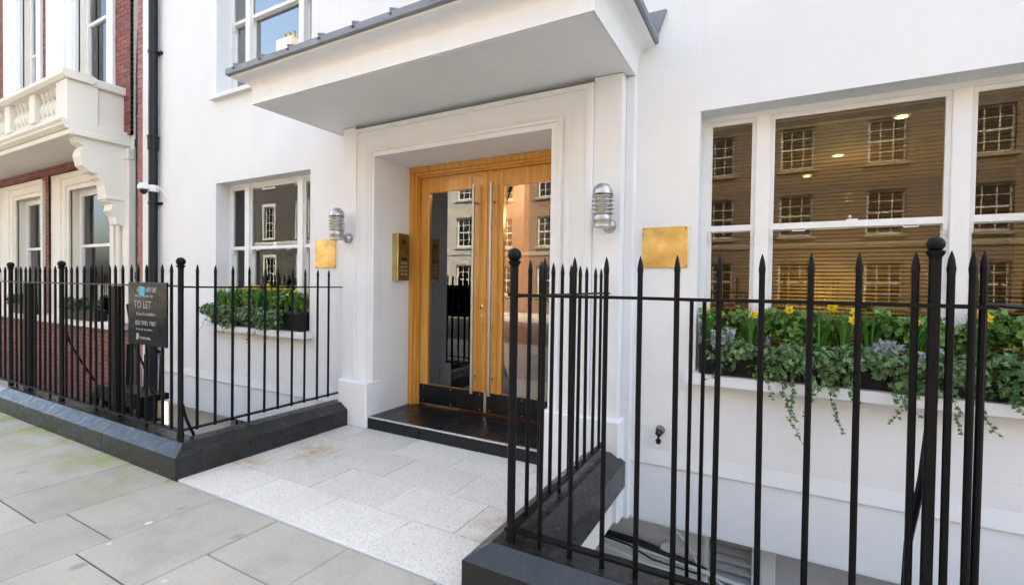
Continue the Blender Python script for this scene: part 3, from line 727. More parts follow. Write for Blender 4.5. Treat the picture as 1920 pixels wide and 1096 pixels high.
BX(DX0+.0875, DX0+.090, 3.815, 3.90, 1.69, 1.71).build('speaker_grille', 'lens_black', ic)
for k in range(4):
    for j in range(2):
        BX(DX0+.0875, DX0+.092, 3.805+.055*j, 3.85+.055*j, 1.645-.038*k, 1.665-.038*k, c=.002).build('call_button', 'steel', ic)
vp = thing('vent_pipe', 'stubby pipe outlet with a dark nozzle sticking out of the white wall', 'pipe', (-.705, 3.6, .36))
MB().lathe([(.035, 0), (.035, -.012), (.022, -.016), (.022, -.05)], (-.705, 3.621, .385), 12, 'y').build('flange', 'lead', vp)
MB().tube([(-.705, 3.575, .392), (-.705, 3.555, .37), (-.705, 3.55, .325), (-.705, 3.55, .30)], [.024, .026, .022, .014], 10).build('nozzle', 'lens_black', vp)

# --- pipes and cables under the overhang
def cable(name, label, pts, r, mat, g='cables and pipes under the wall overhang'):
    o = MB().tube(pts, r, 6).build(name, mat); tag(o, label, 'cable' if name == 'cable' else 'pipe', g)
cable('conduit', 'white conduit running along the basement wall under the overhang', [(-1.6, 3.925, -.70), (-.70, 3.93, -.725), (.02, 3.925, -.80)], .018, 'plastic_white')
cable('conduit', 'black pipe running below the white conduit on the basement wall', [(-1.6, 3.93, -.645), (-.9, 3.93, -.665), (-.4, 3.945, -.76)], .026, 'pipe_black')
cable('conduit', 'slim white conduit slanting down the basement wall', [(-.98, 3.955, -.42), (-.70, 3.955, -.56), (-.45, 3.955, -.66)], .010, 'plastic_white')
cable('cable', 'loose grey cable looping under the edge of the overhang', [(-.97, 3.93, -.37), (-.86, 3.72, -.36), (-.74, 3.68, -.335), (-.62, 3.70, -.355), (-.5, 3.69, -.345), (-.36, 3.75, -.36), (-.3, 3.97, -.37)], .009, 'plastic_white')
cable('cable', 'thin black cable sagging along the white conduit', [(-1.3, 3.92, -.68), (-1.0, 3.91, -.70), (-.8, 3.90, -.76), (-.6, 3.905, -.77), (-.45, 3.95, -.80)], .007, 'pipe_black')
cable('cable', 'pale cable drooping from the overhang beside the louvred vent', [(-.62, 3.66, -.33), (-.58, 3.80, -.45), (-.52, 3.93, -.60), (-.46, 3.95, -.74), (-.2, 3.93, -.86), (.0, 3.94, -.88)], .010, 'plastic_white')
cable('cable', 'bundled white cable sagging below the black pipe', [(-1.4, 3.90, -.73), (-1.1, 3.89, -.76), (-.85, 3.885, -.80), (-.6, 3.89, -.82), (-.42, 3.94, -.86)], .012, 'plastic_white')
jb = thing('junction_box', 'round white junction box on the basement wall conduit', 'box', (-.70, 3.97, -.66))
MB().lathe([(.055, 0), (.055, -.035), (.048, -.045), (.01, -.046)], (-.70, 3.971, -.66), 14, 'y').build('cover', 'plastic_white', jb)

# ================================================================== WINDOW BOXES AND PLANTS
rng = random.Random(11)
def leafpoly(m, pos, nrm, up, L, W, kind):
    n = nrm.normalized(); u = (up - n*up.dot(n)); u = u.normalized() if u.length > 1e-4 else n.orthogonal().normalized(); s = u.cross(n)
    if kind == 'ivy': pts = [(0, 0, 0), (.55, -.05, -.06), (.25, .35, .02), (.42, .55, -.05), (.14, .62, .02), (0, 1, -.1), (-.14, .62, .02), (-.42, .55, -.05), (-.25, .35, .02), (-.55, -.05, -.06)]
    elif kind == 'oval': pts = [(0, 0, 0), (.36, .25, .10), (.42, .55, .10), (0, 1, -.05), (-.42, .55, .10), (-.36, .25, .10)]
    else: pts = [(0, 0, 0), (.3, .2, 0), (.12, .35, 0), (.45, .6, 0), (.15, .65, .02), (0, 1, -.1), (-.15, .65, .02), (-.45, .6, 0), (-.12, .35, 0), (-.3, .2, 0)]
    vs = [pos + s*(a*W) + u*(b*L) + n*(c*L) for a, b, c in pts]
    mid_ = pos + u*(L*.45) - n*(L*.03); k = len(vs)
    m.add(vs+[mid_], [(i, (i+1) % k, k) for i in range(k)])
def rv(r=rng): return Vector((r.gauss(0, 1), r.gauss(0, 1), r.gauss(0, 1))).normalized()
def clump(seed, cnt, rad, L, kind, mat, center=(0, 0, 0), outl=.35):
    r = random.Random(seed); m = MB()
    lob = [(Vector((r.uniform(-.7, .7)*rad[0], r.uniform(-.5, .5)*rad[1], r.uniform(-.4, .6)*rad[2])), r.uniform(.45, .75)) for _ in range(6)]
    for _ in range(cnt):
        c, sc = r.choice(lob); d = rv(r); k = (r.random()**.45)
        p = c + Vector((d.x*rad[0]*sc, d.y*rad[1]*sc, d.z*rad[2]*sc))*k
        nrm = (d + rv(r)*.7 + Vector((0, -.5, .5))); up = (Vector((d.x, d.y-.3, -.35 if kind == 'ivy' else .5)) + rv(r)*.7)
        l = L*r.uniform(.65, 1.3); leafpoly(m, p+Vector(center), nrm, up, l, l*r.uniform(.75, 1), kind)
    return m.mesh('foliage', mat, recalc=False)
def daff(seed, nl, h):
    r = random.Random(seed); m = MB(); tips = []
    for _ in range(nl):
        a = r.uniform(0, 2*PI); b = Vector((math.cos(a)*.035*r.random(), math.sin(a)*.03*r.random(), 0)); ln = h*r.uniform(.65, 1.05); lean = r.uniform(.05, .45); w_ = r.uniform(.0055, .0085)
        d = Vector((math.cos(a), math.sin(a)*.6, 0)); s = Vector((-d.y, d.x, 0)).normalized(); pts = []
        for k in range(5):
            t_ = k/4; p = b + d*(lean*ln*t_*t_) + Vector((0, 0, ln*t_*(1-.25*lean*t_))); pts.append((p, w_*(1-.85*t_**3)))
        vs = []
        for p, ww in pts: vs += [p-s*ww, p+s*ww]
        m.add(vs, [(2*k, 2*k+1, 2*k+3, 2*k+2) for k in range(4)])
    return m.mesh('leaves', 'strap_leaf', recalc=False)
def flower(seed):
    r = random.Random(seed); m = MB(); face = Vector((r.uniform(-.6, .5), -1, r.uniform(-.15, .6))).normalized()
    u = face.orthogonal().normalized(); v_ = face.cross(u); c = Vector((0, 0, 0)); a0 = r.random()
    for k in range(6):
        a = a0+k*PI/3; d = (u*math.cos(a)+v_*math.sin(a)); s = face.cross(d); L_ = .034*r.uniform(.9, 1.1)
        vs = [c, c+d*L_*.5+s*.012+face*.004, c+d*L_-face*.004, c+d*L_*.5-s*.012+face*.004]; m.add(vs, [(0, 1, 2, 3)])
    n_ = 9; vs = []
    for (rad_, h_) in ((.009, 0), (.010, .016), (.015, .025)):
        for k in range(n_): a = 2*PI*k/n_; vs.append(c+(u*math.cos(a)+v_*math.sin(a))*rad_+face*h_)
    m.add(vs, [(i*n_+k, i*n_+(k+1) % n_, (i+1)*n_+(k+1) % n_, (i+1)*n_+k) for i in range(2) for k in range(n_)]+[tuple(range(n_))])
    return m.mesh('flower', 'petal', recalc=False)
def strand(seed, ln, drift, n_leaf):
    r = random.Random(seed); pts = []; p = Vector((0, 0, 0)); st = 9
    for k in range(st+1):
        t_ = k/st; pts.append(Vector((drift*t_*t_+r.uniform(-.012, .012), -.035*math.sin(t_*PI*.6)-.012, -ln*(t_-.12*drift*t_*t_*t_))))
    stem = MB().tube(pts, .0016, 4).mesh('trailing_stem', 'stem')
    m = MB()
    for i in range(n_leaf):
        t_ = (i+.3)/n_leaf; f = t_*st; k = min(int(f), st-1); q = pts[k].lerp(pts[k+1], f-k)
        for _ in range(2 if r.random() < .6 else 1):
            l = .032*r.uniform(.55, 1.1)*(1-.3*t_); leafpoly(m, q+Vector((r.uniform(-.014, .014), -.004, 0)), Vector((r.uniform(-.6, .6), -1, r.uniform(-.2, .8))), Vector((r.uniform(-1, 1), -.2, r.uniform(-1, .2))), l, l*.95, 'ivy')
    return stem, m.mesh('trailing_leaves', 'ivy_leaf', recalc=False)
IVY = [clump(20+k, 380, (.16, .085, .125), .040, 'ivy', 'ivy_leaf') for k in range(3)]
BUSH = [clump(40+k, 330, (.13, .09, .13), .038, 'oval', 'bush_leaf') for k in range(3)]
MIL = [clump(60+k, 150, (.075, .06, .075), .05, 'feather', 'silver_leaf') for k in range(2)]
DAF = [daff(80+k, 34, .27) for k in range(3)]; FLW = [flower(90+k) for k in range(6)]
def plant(name, label, cat, group, loc, part, me, sc=1):
    o = thing(name, label, cat, loc, group)
    c = inst(part, me, o, loc); c.rotation_euler = (0, 0, rng.uniform(-.35, .35)); sc *= 1.08; c.scale = (sc*rng.choice([1, -1]), sc, sc)
    return o
def daffodil(loc, label, group, nfl, k, sc=1, hh=.25):
    o = plant('daffodil', label, 'flower', group, loc, 'leaves', DAF[k % 3], sc)
    for j in range(nfl):
        dx, dy, dz = rng.uniform(-.07, .07), rng.uniform(-.05, .02), hh*sc+rng.uniform(-.02, .05)
        f = inst('flower', FLW[(k*2+j) % 6], o, Vector(loc)+Vector((dx, dy, dz))); f.scale = (1, 1, 1)
        m = MB().tube([Vector(loc)+Vector((dx*.2, dy*.2, 0)), Vector(loc)+Vector((dx*.7, dy, dz*.6)), Vector(loc)+Vector((dx, dy+.006, dz))], .003, 5); m.build('stalk', 'strap_leaf', o)
def trough(x0, x1, zb, label, group):
    t = thing('planter_trough', label, 'planter', ((x0+x1)/2, 3.6, zb), group)
    m = MB(); y0, y1, h = 3.515, 3.715, .185
    m.prism([(y0+.02, zb), (y1-.02, zb), (y1, zb+h), (y0, zb+h)], 'x', x0, x1).bbox(x0-.006, x1+.006, y0-.008, y1+.008, zb+h-.004, zb+h+.012, .003); m.build('trough', 'trough', t)
    BX(x0+.01, x1-.01, y0+.012, y1-.012, zb+h+.002, zb+h+.02).build('soil', 'soil', t)
ORD = ['first', 'second', 'third', 'fourth', 'fifth', 'sixth', 'seventh', 'eighth', 'ninth', 'tenth', 'eleventh', 'twelfth']
def box_planting(x0, x1, zb, where, end, daffs, bushes, mils, ivies, strands, ntr):
    w_ = (x1-x0)/ntr
    for k in range(ntr): trough(x0+k*w_+.006, x0+(k+1)*w_-.006, zb, f'{ORD[k]} black planter trough from the {end} on the {where} sill', 'troughs on the sill of the '+where)
    zt = zb+.19
    for i, (x, nf, sc, hh) in enumerate(daffs): daffodil((x, 3.60+.02*((i*7) % 3-1), zt), f'{ORD[i]} clump of yellow daffodils from the {end} in the {where} box' if nf else 'leafy clump of daffodil blades without flowers in the box of the '+where, 'daffodils at the '+where if nf else 'blades at the '+where, nf, i, sc, hh)
    for i, (x, dz, sc) in enumerate(bushes): plant('evergreen_bush', f'{ORD[i]} bright green evergreen bush from the {end} in the {where} box', 'bush', 'evergreens at the '+where, (x, 3.66, zt+.10+dz), 'foliage', BUSH[i % 3], sc)
    for i, (x, z) in enumerate(mils): plant('silver_ragwort', f'{ORD[i]} silver grey feathery plant from the {end} in the {where} box', 'plant', 'silver plants at the '+where, (x, 3.52, z), 'foliage', MIL[i % 2])
    for i, (x, z, sc) in enumerate(ivies): plant('ivy', f'{ORD[i]} variegated ivy clump from the {end} on the {where} box front', 'ivy', 'ivy at the '+where, (x, 3.505, z), 'foliage', IVY[i % 3], sc)
    for i, (x, ln, dr, nl) in enumerate(sorted(strands)):
        stem, lv_ = strand(120+i+int(x*10), ln, dr, nl); loc = (x, 3.485, zb+.06)
        o = thing('ivy_trail', f'{ORD[i]} ivy trail from the {end} hanging below the {where} box', 'ivy', loc, 'ivy trails below the '+where)
        inst('stem', stem, o, loc); inst('leaves', lv_, o, loc)
box_planting(-.44, 1.40, .852, 'wide window', 'plaque end',
    [(-.40, 1, .85, .30), (-.12, 1, .95, .25), (.10, 1, .95, .25), (.27, 1, 1, .27), (.40, 2, .9, .26), (.53, 0, 1.05, .3), (.74, 1, .95, .22), (1.02, 3, 1.05, .25), (1.3, 1, 1, .22)],
    [(-.27, .06, 1.05), (-.04, .05, 1.0), (.16, .05, 1), (.34, .05, 1.05), (.64, .06, 1.05), (.80, .04, .95), (.93, .04, .95), (1.16, .08, 1.1), (1.33, .06, 1.05)],
    [(-.27, 1.09), (.59, 1.07), (.82, 1.03)],
    [(-.24, .98, .85), (.04, .97, 1.0), (.2, .96, 1.05), (.38, .97, 1), (.68, .96, .95), (.86, .96, .9), (1.02, .96, .9), (1.18, .98, 1.05), (1.34, .97, 1)],
    [(-.30, .10, -.10, 5), (.07, .44, .12, 20), (.12, .30, .02, 14), (.24, .26, -.05, 12), (.33, .34, .06, 14), (.42, .14, .05, 8), (.62, .20, .16, 12), (.70, .24, -.1, 12), (.9, .27, .04, 14), (.98, .24, .10, 12), (1.12, .15, .12, 8), (-.02, .18, .05, 9)], 3)
box_planting(-6.40, -4.62, .892, 'small window', 'drainpipe end',
    [(-6.2, 2, 1, .28), (-6.0, 3, 1, .26), (-5.75, 3, 1, .29), (-5.5, 2, 1, .27), (-5.25, 3, 1, .29), (-5.0, 2, 1, .28), (-4.8, 2, .9, .26)],
    [(-6.25, .04, 1.0), (-6.0, .05, 1.1), (-5.75, .05, 1.1), (-5.5, .06, 1.1), (-5.28, .04, 1.05), (-5.08, .06, 1.1), (-4.86, .04, 1.0)],
    [(-5.9, 1.03), (-5.4, 1.02), (-5.1, 1.03)],
    [(-6.3, 1.01, 1.0), (-6.05, 1.0, 1.05), (-5.8, 1.0, 1.05), (-5.55, 1.0, 1.0), (-5.3, 1.0, 1.05), (-5.05, 1.02, .9)],
    [(-6.42, .2, -.16, 8), (-6.0, .16, .05, 8), (-5.5, .34, .08, 9), (-5.3, .15, -.05, 8)], 3)

# ================================================================== LETTING BOARD
sg = thing('letting_board', 'glossy black letting board with white lettering hung on the spiked railing', 'sign', (-4.45, 1.93, .9))
sx0, sx1, sz0, sz1, sy = -4.74, -4.125, .915, 1.425, 1.945
BX(sx0, sx1, sy, sy+.012, sz0, sz1, c=.003).build('board', 'sign_black', sg)
def text(body, x, z, size, mat, ital=0, xs=1):
    cu = bpy.data.curves.new('lettering', 'FONT'); cu.body = body; cu.size = size; cu.align_x = 'CENTER'; cu.extrude = .0006; cu.shear = ital; cu.resolution_u = 3
    tmp = bpy.data.objects.new('lettering', cu); COL.objects.link(tmp); bpy.context.view_layer.update()
    me = bpy.data.meshes.new_from_object(tmp.evaluated_get(bpy.context.evaluated_depsgraph_get())); bpy.data.objects.remove(tmp)
    me.materials.clear(); me.materials.append(MATS[mat])
    o = bpy.data.objects.new('lettering', me); COL.objects.link(o); o.parent = sg
    o.location = Vector((x, sy-.0012, z)) - wloc(sg); o.rotation_euler = (PI/2, 0, 0); o.scale = (xs, 1, 1)
for w_, x_ in (('TO', -4.575), ('LET', -4.425)): text(w_, x_, 1.215, .085, 'sign_white')
for w_, x_ in (('020', -4.575), ('7493', -4.465), ('7987', -4.34)): text(w_, x_, 1.075, .053, 'sign_white')
def scribble(x0, x1, z, h, mat, seed, slant=.2):
    r = random.Random(seed); m = MB(); x = x0
    while x < x1:
        w_ = r.uniform(.006, .014); hh = h*r.uniform(.6, 1)
        m.add([(x, sy-.0012, z), (x+w_*.7, sy-.0012, z), (x+w_*.7+slant*hh, sy-.0012, z+hh), (x+slant*hh, sy-.0012, z+hh)], [(0, 1, 2, 3)]); x += w_+(.012 if r.random() < .18 else .003)
    m.build('small_print', mat, sg)
scribble(-4.60, -4.30, 1.155, .026, 'sign_white', 1, .05); scribble(-4.60, -4.34, 1.035, .014, 'sign_white', 2, .05); scribble(-4.54, -4.36, .962, .022, 'sign_white', 3, .05)
scribble(-4.62, -4.33, 1.305, .018, 'sign_white', 5, .05); scribble(-4.60, -4.30, 1.345, .05, 'sign_white', 4, .5)
MB().prism([(-4.56, 1.325), (-4.47, 1.31), (-4.455, 1.385), (-4.545, 1.395)], 'y', sy-.0016, sy-.0006).build('blue_mark', 'sign_blue', sg)
MB().prism([(-4.60, .955), (-4.57, .955), (-4.555, .985), (-4.57, 1.01), (-4.595, 1.005)], 'y', sy-.0016, sy-.0006).build('emblem', 'sign_white', sg)
for x in (-4.64, -4.2):
    MB().tube([(x, sy+.004, 1.405), (x, RY-.03, 1.415), (x, RY+.022, 1.412), (x, RY+.024, 1.385)], .004, 6).build('hook', 'steel', sg)

# ================================================================== IRON STAIR IN THE LIGHTWELL
ir = thing('iron_stair', 'black iron stair landing in the lightwell behind the letting board', 'stair', (-5.2, 2.7, -2.5))
BX(-5.9, -5.08, 2.16, 2.42, .30, .36, c=.005).build('landing', 'black_paint', ir)
BX(-5.9, -5.08, 2.14, 2.158, .26, .40, c=.003).build('toe_plate', 'black_paint', ir)
for x in (-5.86, -5.5, -5.12): BX(x-.03, x+.03, 2.2, 2.26, -2.5, .30).build('leg', 'black_paint', ir)
for k in range(9): BX(-6.14-.24*k, -5.91-.24*k, 2.18, 2.42, .1-.2*k, .13-.2*k).build('tread', 'black_paint', ir)
for y in (2.165, 2.43): MB().prism([(-5.9, .36), (-5.9, .16), (-8.1, -1.7), (-8.1, -1.5)], 'y', y-.012, y+.012).build('stringer', 'black_paint', ir)
for (x, h_) in ((-5.86, .78), (-5.5, .7), (-5.2, .72)): MB().tube([(x, 2.40, .3), (x+.02, 2.40, h_)], .018, 6).build('baluster', 'black_paint', ir)
MB().tube([(-5.12, 2.2, .3), (-5.5, 2.2, -.4)], .02, 6).build('brace', 'black_paint', ir); MB().tube([(-5.12, 2.3, .36), (-5.3, 2.3, .62), (-5.5, 2.3, .82), (-5.62, 2.3, 1.2)], .012, 6).build('brace', 'black_paint', ir)

# ================================================================== RED BRICK NEIGHBOUR
NY = 3.68
nb = thing('brick_townhouse', 'red brick and cream stone townhouse with a balustraded balcony', 'house', (-11.5, NY, 0))
holesN = [(-11.08, -9.52, .75, 3.02), (-13.62, -12.34, .75, 3.02), (-16.2, -14.9, .75, 3.02), (-10.75, -9.55, 3.95, 7.4), (-13.3, -12.42, 3.95, 7.4), (-16.0, -14.9, 3.95, 7.4)]
wall_holes(MB(), -26, -8.78, .70, 13.4, NY, 4.1, holesN).build('wall', 'cream', nb)
BX(-22, -8.78, NY+.03, 4.1, -2.5, .69).build('basement_wall', 'mortar', nb)
def bricks(parent, x0, x1, z0, z1, yf, mat, seed, bl=.215):
    r = random.Random(seed); m = MB(); z = z0; row = 0
    while z < z1-.02:
        x = x0-(.1125 if row % 2 else 0); h = min(.065, z1-z)
        while x < x1-.01:
            a = max(x, x0); b = min(x+bl, x1)
            if b-a > .02: m.box(a, b, yf+r.uniform(0, .004), yf+.05, z, z+h)
            x += bl+.01
        z += .075; row += 1
    o = m.build('brickwork', mat, parent, 'stuff', recalc=False)
    return o
def brickpanel(x0, x1, z0, z1, yf, mat, seed, parent=None):
    parent = parent or nb
    BX(x0, x1, yf+.008, yf+.09, z0, z1).build('mortar_bed', 'mortar', parent); bricks(parent, x0, x1, z0, z1, yf, mat, seed)
brickpanel(-15.6, -8.78, -.9, .62, NY-.05, 'brick_red', 1)
brickpanel(-12.24, -11.95, .78, 3.36, NY-.04, 'brick_red', 2)
brickpanel(-14.6, -9.25, 3.36, 3.52, NY-.045, 'brick_red', 3)
brickpanel(-9.42, -8.79, 3.7, 8.2, NY-.05, 'brick_red', 4)
brickpanel(-12.30, -11.88, 3.7, 8.2, NY-.05, 'brick_red', 5)
brickpanel(-14.7, -14.05, 3.7, 8.2, NY-.05, 'brick_red', 6)
BX(-15.8, -8.95, NY-.13, NY+.01, .63, .74, c=.01).build('string_course', 'cream', nb)
# window surrounds, frames, glass
def nwin(h, d, curt, arch=True):
    x0, x1, z0, z1 = h; y = NY+d
    fo = .05; w_ = MB().box(x0, x0+.09, y, y+.08, z0, z1).box(x1-.09, x1, y, y+.08, z0, z1).box(x0+.09, x1-.09, y, y+.08, z1-.09, z1).box(x0+.09, x1-.09, y, y+.08, z0, z0+.08).build('window', 'white_paint', nb)
    zm = z0+(z1-z0)*.565
    BX(x0+.09, x1-.09, y+.01, y+.06, zm-.025, zm+.025).build('meeting_rail', 'white_paint', w_)
    BX(x0+.085, x1-.085, y+.03, y+.034, zm+.02, z1-.085).build('pane', 'glass', w_); BX(x0+.085, x1-.085, y+.045, y+.049, z0+.075, zm-.02).build('pane', 'glass', w_)
    m = MB(); n_ = 18
    cx0, cx1 = x0+.12, x1-.12
    for (a, b) in ((cx0, cx0+(cx1-cx0)*.6), (cx1-(cx1-cx0)*.18, cx1)):
        vs = []
        for k in range(n_+1):
            xx = a+(b-a)*k/n_; yy = y+.16+.03*math.sin(k*1.9); vs += [(xx, yy, z0), (xx, yy, z1)]
        m.add(vs, [(2*k, 2*k+2, 2*k+3, 2*k+1) for k in range(n_)], True)
    m.build('curtain', curt, w_)
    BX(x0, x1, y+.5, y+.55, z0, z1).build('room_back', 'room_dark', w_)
    # moulded surround
    pfN = [(0, NY+.02), (0, NY-.03), (.07, NY-.03), (.085, NY-.055), (.2, NY-.06), (.215, NY-.08), (.26, NY-.08), (.26, NY+.02)] if arch else [(0, NY+.02), (0, NY-.05), (.05, NY-.05), (.06, NY-.085), (.28, NY-.085), (.28, NY+.02)]
    surround(MB(), pfN, x0, x1, z1, z0, 1, 1, 1).build('surround', 'cream' if z0 < 2 else 'white_render', nb)
nwin(holesN[0], .12, 'curtain_pale'); nwin(holesN[1], .12, 'curtain_pale'); nwin(holesN[2], .12, 'curtain_pale')
nwin(holesN[3], .10, 'curtain', False); nwin(holesN[4], .10, 'curtain_pale', False); nwin(holesN[5], .10, 'curtain_pale', False)
BX(-11.86, -11.06, NY-.10, NY+.01, 3.7, 8.2, c=.02).build('pilaster', 'white_render', nb)
BX(-14.03, -13.62, NY-.10, NY+.01, 3.7, 8.2, c=.02).build('pilaster', 'white_render', nb)
BX(-9.08, -8.785, NY-.07, NY+.01, .75, 3.42, c=.01).build('pilaster', 'cream', nb)
BX(-9.10, -8.77, NY-.085, NY+.01, 3.30, 3.47, c=.01).build('capital', 'cream', nb)
# balcony
BY = 2.93
bal = MB().prism([(BY-.02, 3.60), (BY-.07, 3.64), (BY-.07, 3.665), (BY-.10, 3.70), (BY-.10, 3.73), (NY, 3.73), (NY, 3.60)], 'x', -20, -8.88).build('balcony', 'cream', nb)
BX(-20, -8.87, BY+.0, NY, 3.52, 3.60, c=.01).build('balcony_bed', 'cream', bal)
BX(-20, -9.0, BY+.05, BY+.25, 3.73, 3.88, c=.01).build('balcony_kerb', 'cream', bal)
BX(-9.33, -8.955, BY+.0, BY+.37, 3.73, 4.33, c=.01).build('corner_pier', 'cream', bal)
BX(-9.30, -8.99, BY+.37, NY, 3.73, 4.31, c=.01).build('side_panel', 'cream', bal)
MB().prism([(BY-.02, 4.33), (BY-.06, 4.37), (BY-.06, 4.42), (BY-.03, 4.45), (BY+.28, 4.45), (BY+.33, 4.42), (BY+.33, 4.37), (BY+.28, 4.33)], 'x', -20, -8.9).build('balcony_rail', 'cream', bal)
BX(-9.35, -8.93, BY+.28, NY, 4.31, 4.43, c=.012).build('balcony_rail', 'cream', bal)
prb = [(.045, 3.88), (.06, 3.90), (.06, 3.92), (.035, 3.95), (.06, 4.02), (.07, 4.06), (.055, 4.11), (.032, 4.17), (.028, 4.2), (.045, 4.225), (.03, 4.24), (.055, 4.27), (.06, 4.33)]
bmesh_ = MB().lathe(prb, (0, 0, 0), 12).mesh('baluster', 'cream')
x = -9.47; k = 0
while x > -15.8:
    if k % 6 == 5: BX(x-.13, x+.09, BY+.02, BY+.24, 3.88, 4.335, c=.01).build('pier', 'cream', bal); x -= .24
    else: inst('baluster', bmesh_, bal, (x, BY+.13, 0)); x -= .165
    k += 1
# scrolled bracket under the balcony end
sp = [(NY, 3.53), (3.02, 3.53), (3.05, 3.44), (3.12, 3.40), (3.08, 3.34), (3.07, 3.25), (3.10, 3.12), (3.18, 3.04), (3.29, 3.02), (3.27, 2.97), (3.33, 2.93), (3.36, 2.86), (3.37, 2.70), (3.39, 2.68), (3.39, 2.64), (3.46, 2.60), (3.44, 2.50), (3.50, 2.42), (3.52, 2.30), (NY, 2.26)]
MB().prism(sp, 'x', -9.18, -8.93).build('scroll_bracket', 'cream', nb)
BX(-9.2, -8.91, 3.37, NY, 2.66, 2.72, c=.01).build('bracket_moulding', 'cream', nb)
MB().tube([(-9.02, 3.57, .75), (-9.02, 3.57, 2.3)], .03, 8).build('corner_shaft', 'cream', nb)
# party wall strip between the two houses
pw = thing('party_pier', 'narrow pink brick pier between the white wall and the cream house', 'pier', (-8.5, 3.65, 0))
brickpanel(-8.565, -8.375, -.9, 9.0, 3.635, 'brick_pink', 9, pw)
BX(-8.785, -8.56, 3.74, 4.0, -2.5, 12.8).build('recess_wall', 'mortar', pw)
rp = thing('waste_pipe', 'slim black waste pipe in the gap beside the pink brick pier', 'pipe', (-8.66, 3.69, -2.5))
MB().tube([(-8.66, 3.69, -2.5), (-8.66, 3.69, 4.6), (-8.68, 3.72, 5.3)], .04, 8).build('pipe', 'pipe_black', rp)
for z in (3.55, 1.5): MB().lathe([(.04, z-.06), (.05, z-.05), (.05, z+.05), (.04, z+.06)], (-8.66, 3.69, 0), 10).box(-8.73, -8.59, 3.70, 3.745, z-.02, z+.02).build('collar', 'pipe_black', rp)
c2 = thing('security_camera', 'white dome camera with dark lens under the cream balcony', 'camera', (-12.2, 3.6, 3.5))
MB().lathe([(.075, 0), (.08, -.02), (.08, -.09), (.06, -.12)], (-12.15, 3.63, 3.58), 14, 'y').build('housing', 'plastic_white', c2)
MB().lathe([(.055, -.12), (.04, -.16), (.004, -.18)], (-12.15, 3.63, 3.58), 14, 'y').build('lens', 'lens_black', c2)
# neighbour window planters
DARK = [clump(200+k, 420, (.36, .12, .16), .055, 'oval', 'dark_leaf') for k in range(2)]
for i, (x, lab) in enumerate(((-10.3, 'beside the pink brick pier'), (-12.95, 'beyond the brick strip'), (-15.5, 'past the second sash window'))):
    t = thing('planter_trough', 'dark window box of greenery on the brick house '+lab, 'planter', (x, 3.62, .74))
    BX(x-.62, x+.62, 3.53, 3.69, .742, .92, c=.008).build('trough', 'trough', t)
    BX(x-.61, x+.61, 3.54, 3.68, .915, .93).build('soil', 'soil', t)
    for dx in (-.34, .3):
        b = thing('box_shrub', f'dark green shrub in the box {lab}, '+('nearer the drainpipe' if dx > 0 else 'away from the drainpipe'), 'shrub', (x+dx, 3.6, 1.0), 'dark shrubs '+lab); inst('foliage', DARK[i % 2], b, (x+dx, 3.6, 1.0))

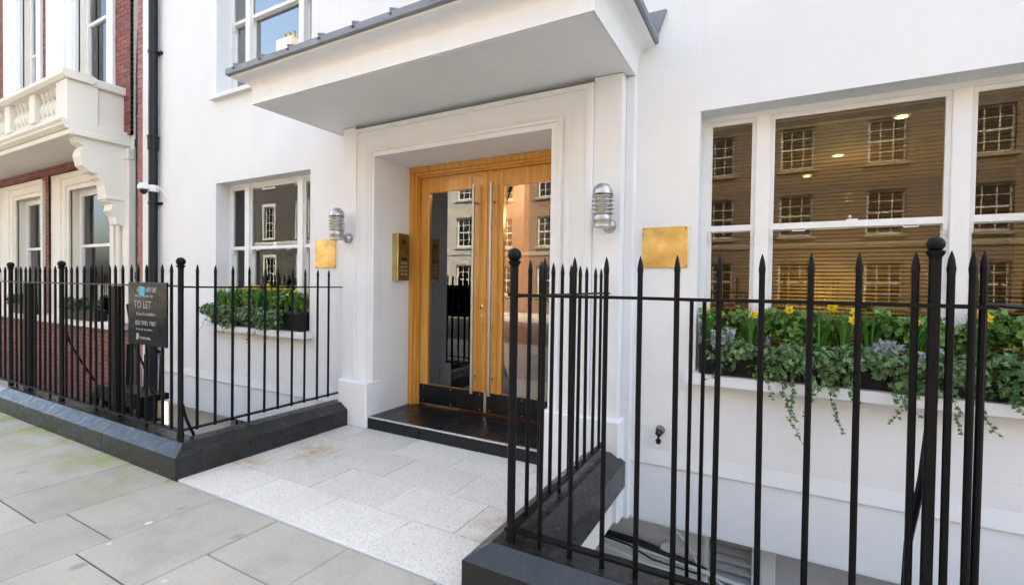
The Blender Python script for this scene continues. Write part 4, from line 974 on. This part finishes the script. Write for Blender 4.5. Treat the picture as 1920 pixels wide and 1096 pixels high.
# ================================================================== HOUSES ACROSS THE STREET (seen in the glass)
def far_house(x0, x1, h, mat, trim, label, nb_=3, storeys=4, chim=True, surr=True):
    yf = -13.2; t = thing('terraced_house', label, 'house', ((x0+x1)/2, yf, 0))
    holes = []; bw = (x1-x0)/nb_; sh = (h-1.2)/storeys
    for i in range(nb_):
        for j in range(storeys):
            c = x0+bw*(i+.5); z = .9+j*sh; holes.append((c-.55, c+.55, z, z+sh*.62))
    wall_holes(MB(), x0+.02, x1-.02, 0, h, yf-.4, yf, holes).build('wall', mat, t)
    BX(x0+.02, x1-.02, yf-6, yf-.42, 0, h+.2).build('rear_block', mat, t)
    for (a, b, c, d) in holes:
        y = yf-.12
        m = MB().box(a, a+.07, y-.05, y, c, d).box(b-.07, b, y-.05, y, c, d).box(a+.07, b-.07, y-.05, y, d-.07, d).box(a+.07, b-.07, y-.05, y, c, c+.08).box(a+.07, b-.07, y-.045, y-.005, (c+d)/2-.03, (c+d)/2+.03)
        for q in (1, 2): m.box(a+(b-a)*q/3-.015, a+(b-a)*q/3+.015, y-.04, y-.01, c+.08, d-.07)
        for q in (1, 3): m.box(a+.07, b-.07, y-.038, y-.012, c+(d-c)*q/4-.012, c+(d-c)*q/4+.012)
        wo = m.build('window', 'white_paint' if surr else 'far_paint', t); BX(a+.06, b-.06, y-.03, y-.026, c+.07, d-.06).build('pane', 'glass_dark', wo)
        BX(a-.1, b+.1, yf-.05, yf+.10, c-.12, c-.002, c=.01).build('sill', trim, wo)
        if surr: MB().box(a-.14, a-.002, yf-.05, yf+.035, c, d).box(b+.002, b+.14, yf-.05, yf+.035, c, d).box(a-.14, b+.14, yf-.05, yf+.05, d+.002, d+.2).build('surround', trim, wo)
    BX(x0, x1, yf-.3, yf+.32, h-.02, h+.28, c=.04).build('cornice', trim, t)
    BX(x0+.02, x1-.02, yf-.2, yf+.06, sh+.45, sh+.65, c=.02).build('band', trim, t)
    if chim:
        cx_ = -31.2 if x0 < -30 else x0+.3; ch_ = 3.3 if x0 < -30 else 2.3
        st_ = BX(cx_, cx_+1.6, yf-1.6, yf-.7, h+.2, h+ch_, c=.03).build('chimney', 'brown_stone', t)
        for k in range(3): MB().lathe([(.15, 0), (.12, .1), (.11, .5), (.14, .55)], (cx_+.3+.5*k, yf-1.15, h+ch_), 10).build('chimney_pot', 'far_stone', st_)
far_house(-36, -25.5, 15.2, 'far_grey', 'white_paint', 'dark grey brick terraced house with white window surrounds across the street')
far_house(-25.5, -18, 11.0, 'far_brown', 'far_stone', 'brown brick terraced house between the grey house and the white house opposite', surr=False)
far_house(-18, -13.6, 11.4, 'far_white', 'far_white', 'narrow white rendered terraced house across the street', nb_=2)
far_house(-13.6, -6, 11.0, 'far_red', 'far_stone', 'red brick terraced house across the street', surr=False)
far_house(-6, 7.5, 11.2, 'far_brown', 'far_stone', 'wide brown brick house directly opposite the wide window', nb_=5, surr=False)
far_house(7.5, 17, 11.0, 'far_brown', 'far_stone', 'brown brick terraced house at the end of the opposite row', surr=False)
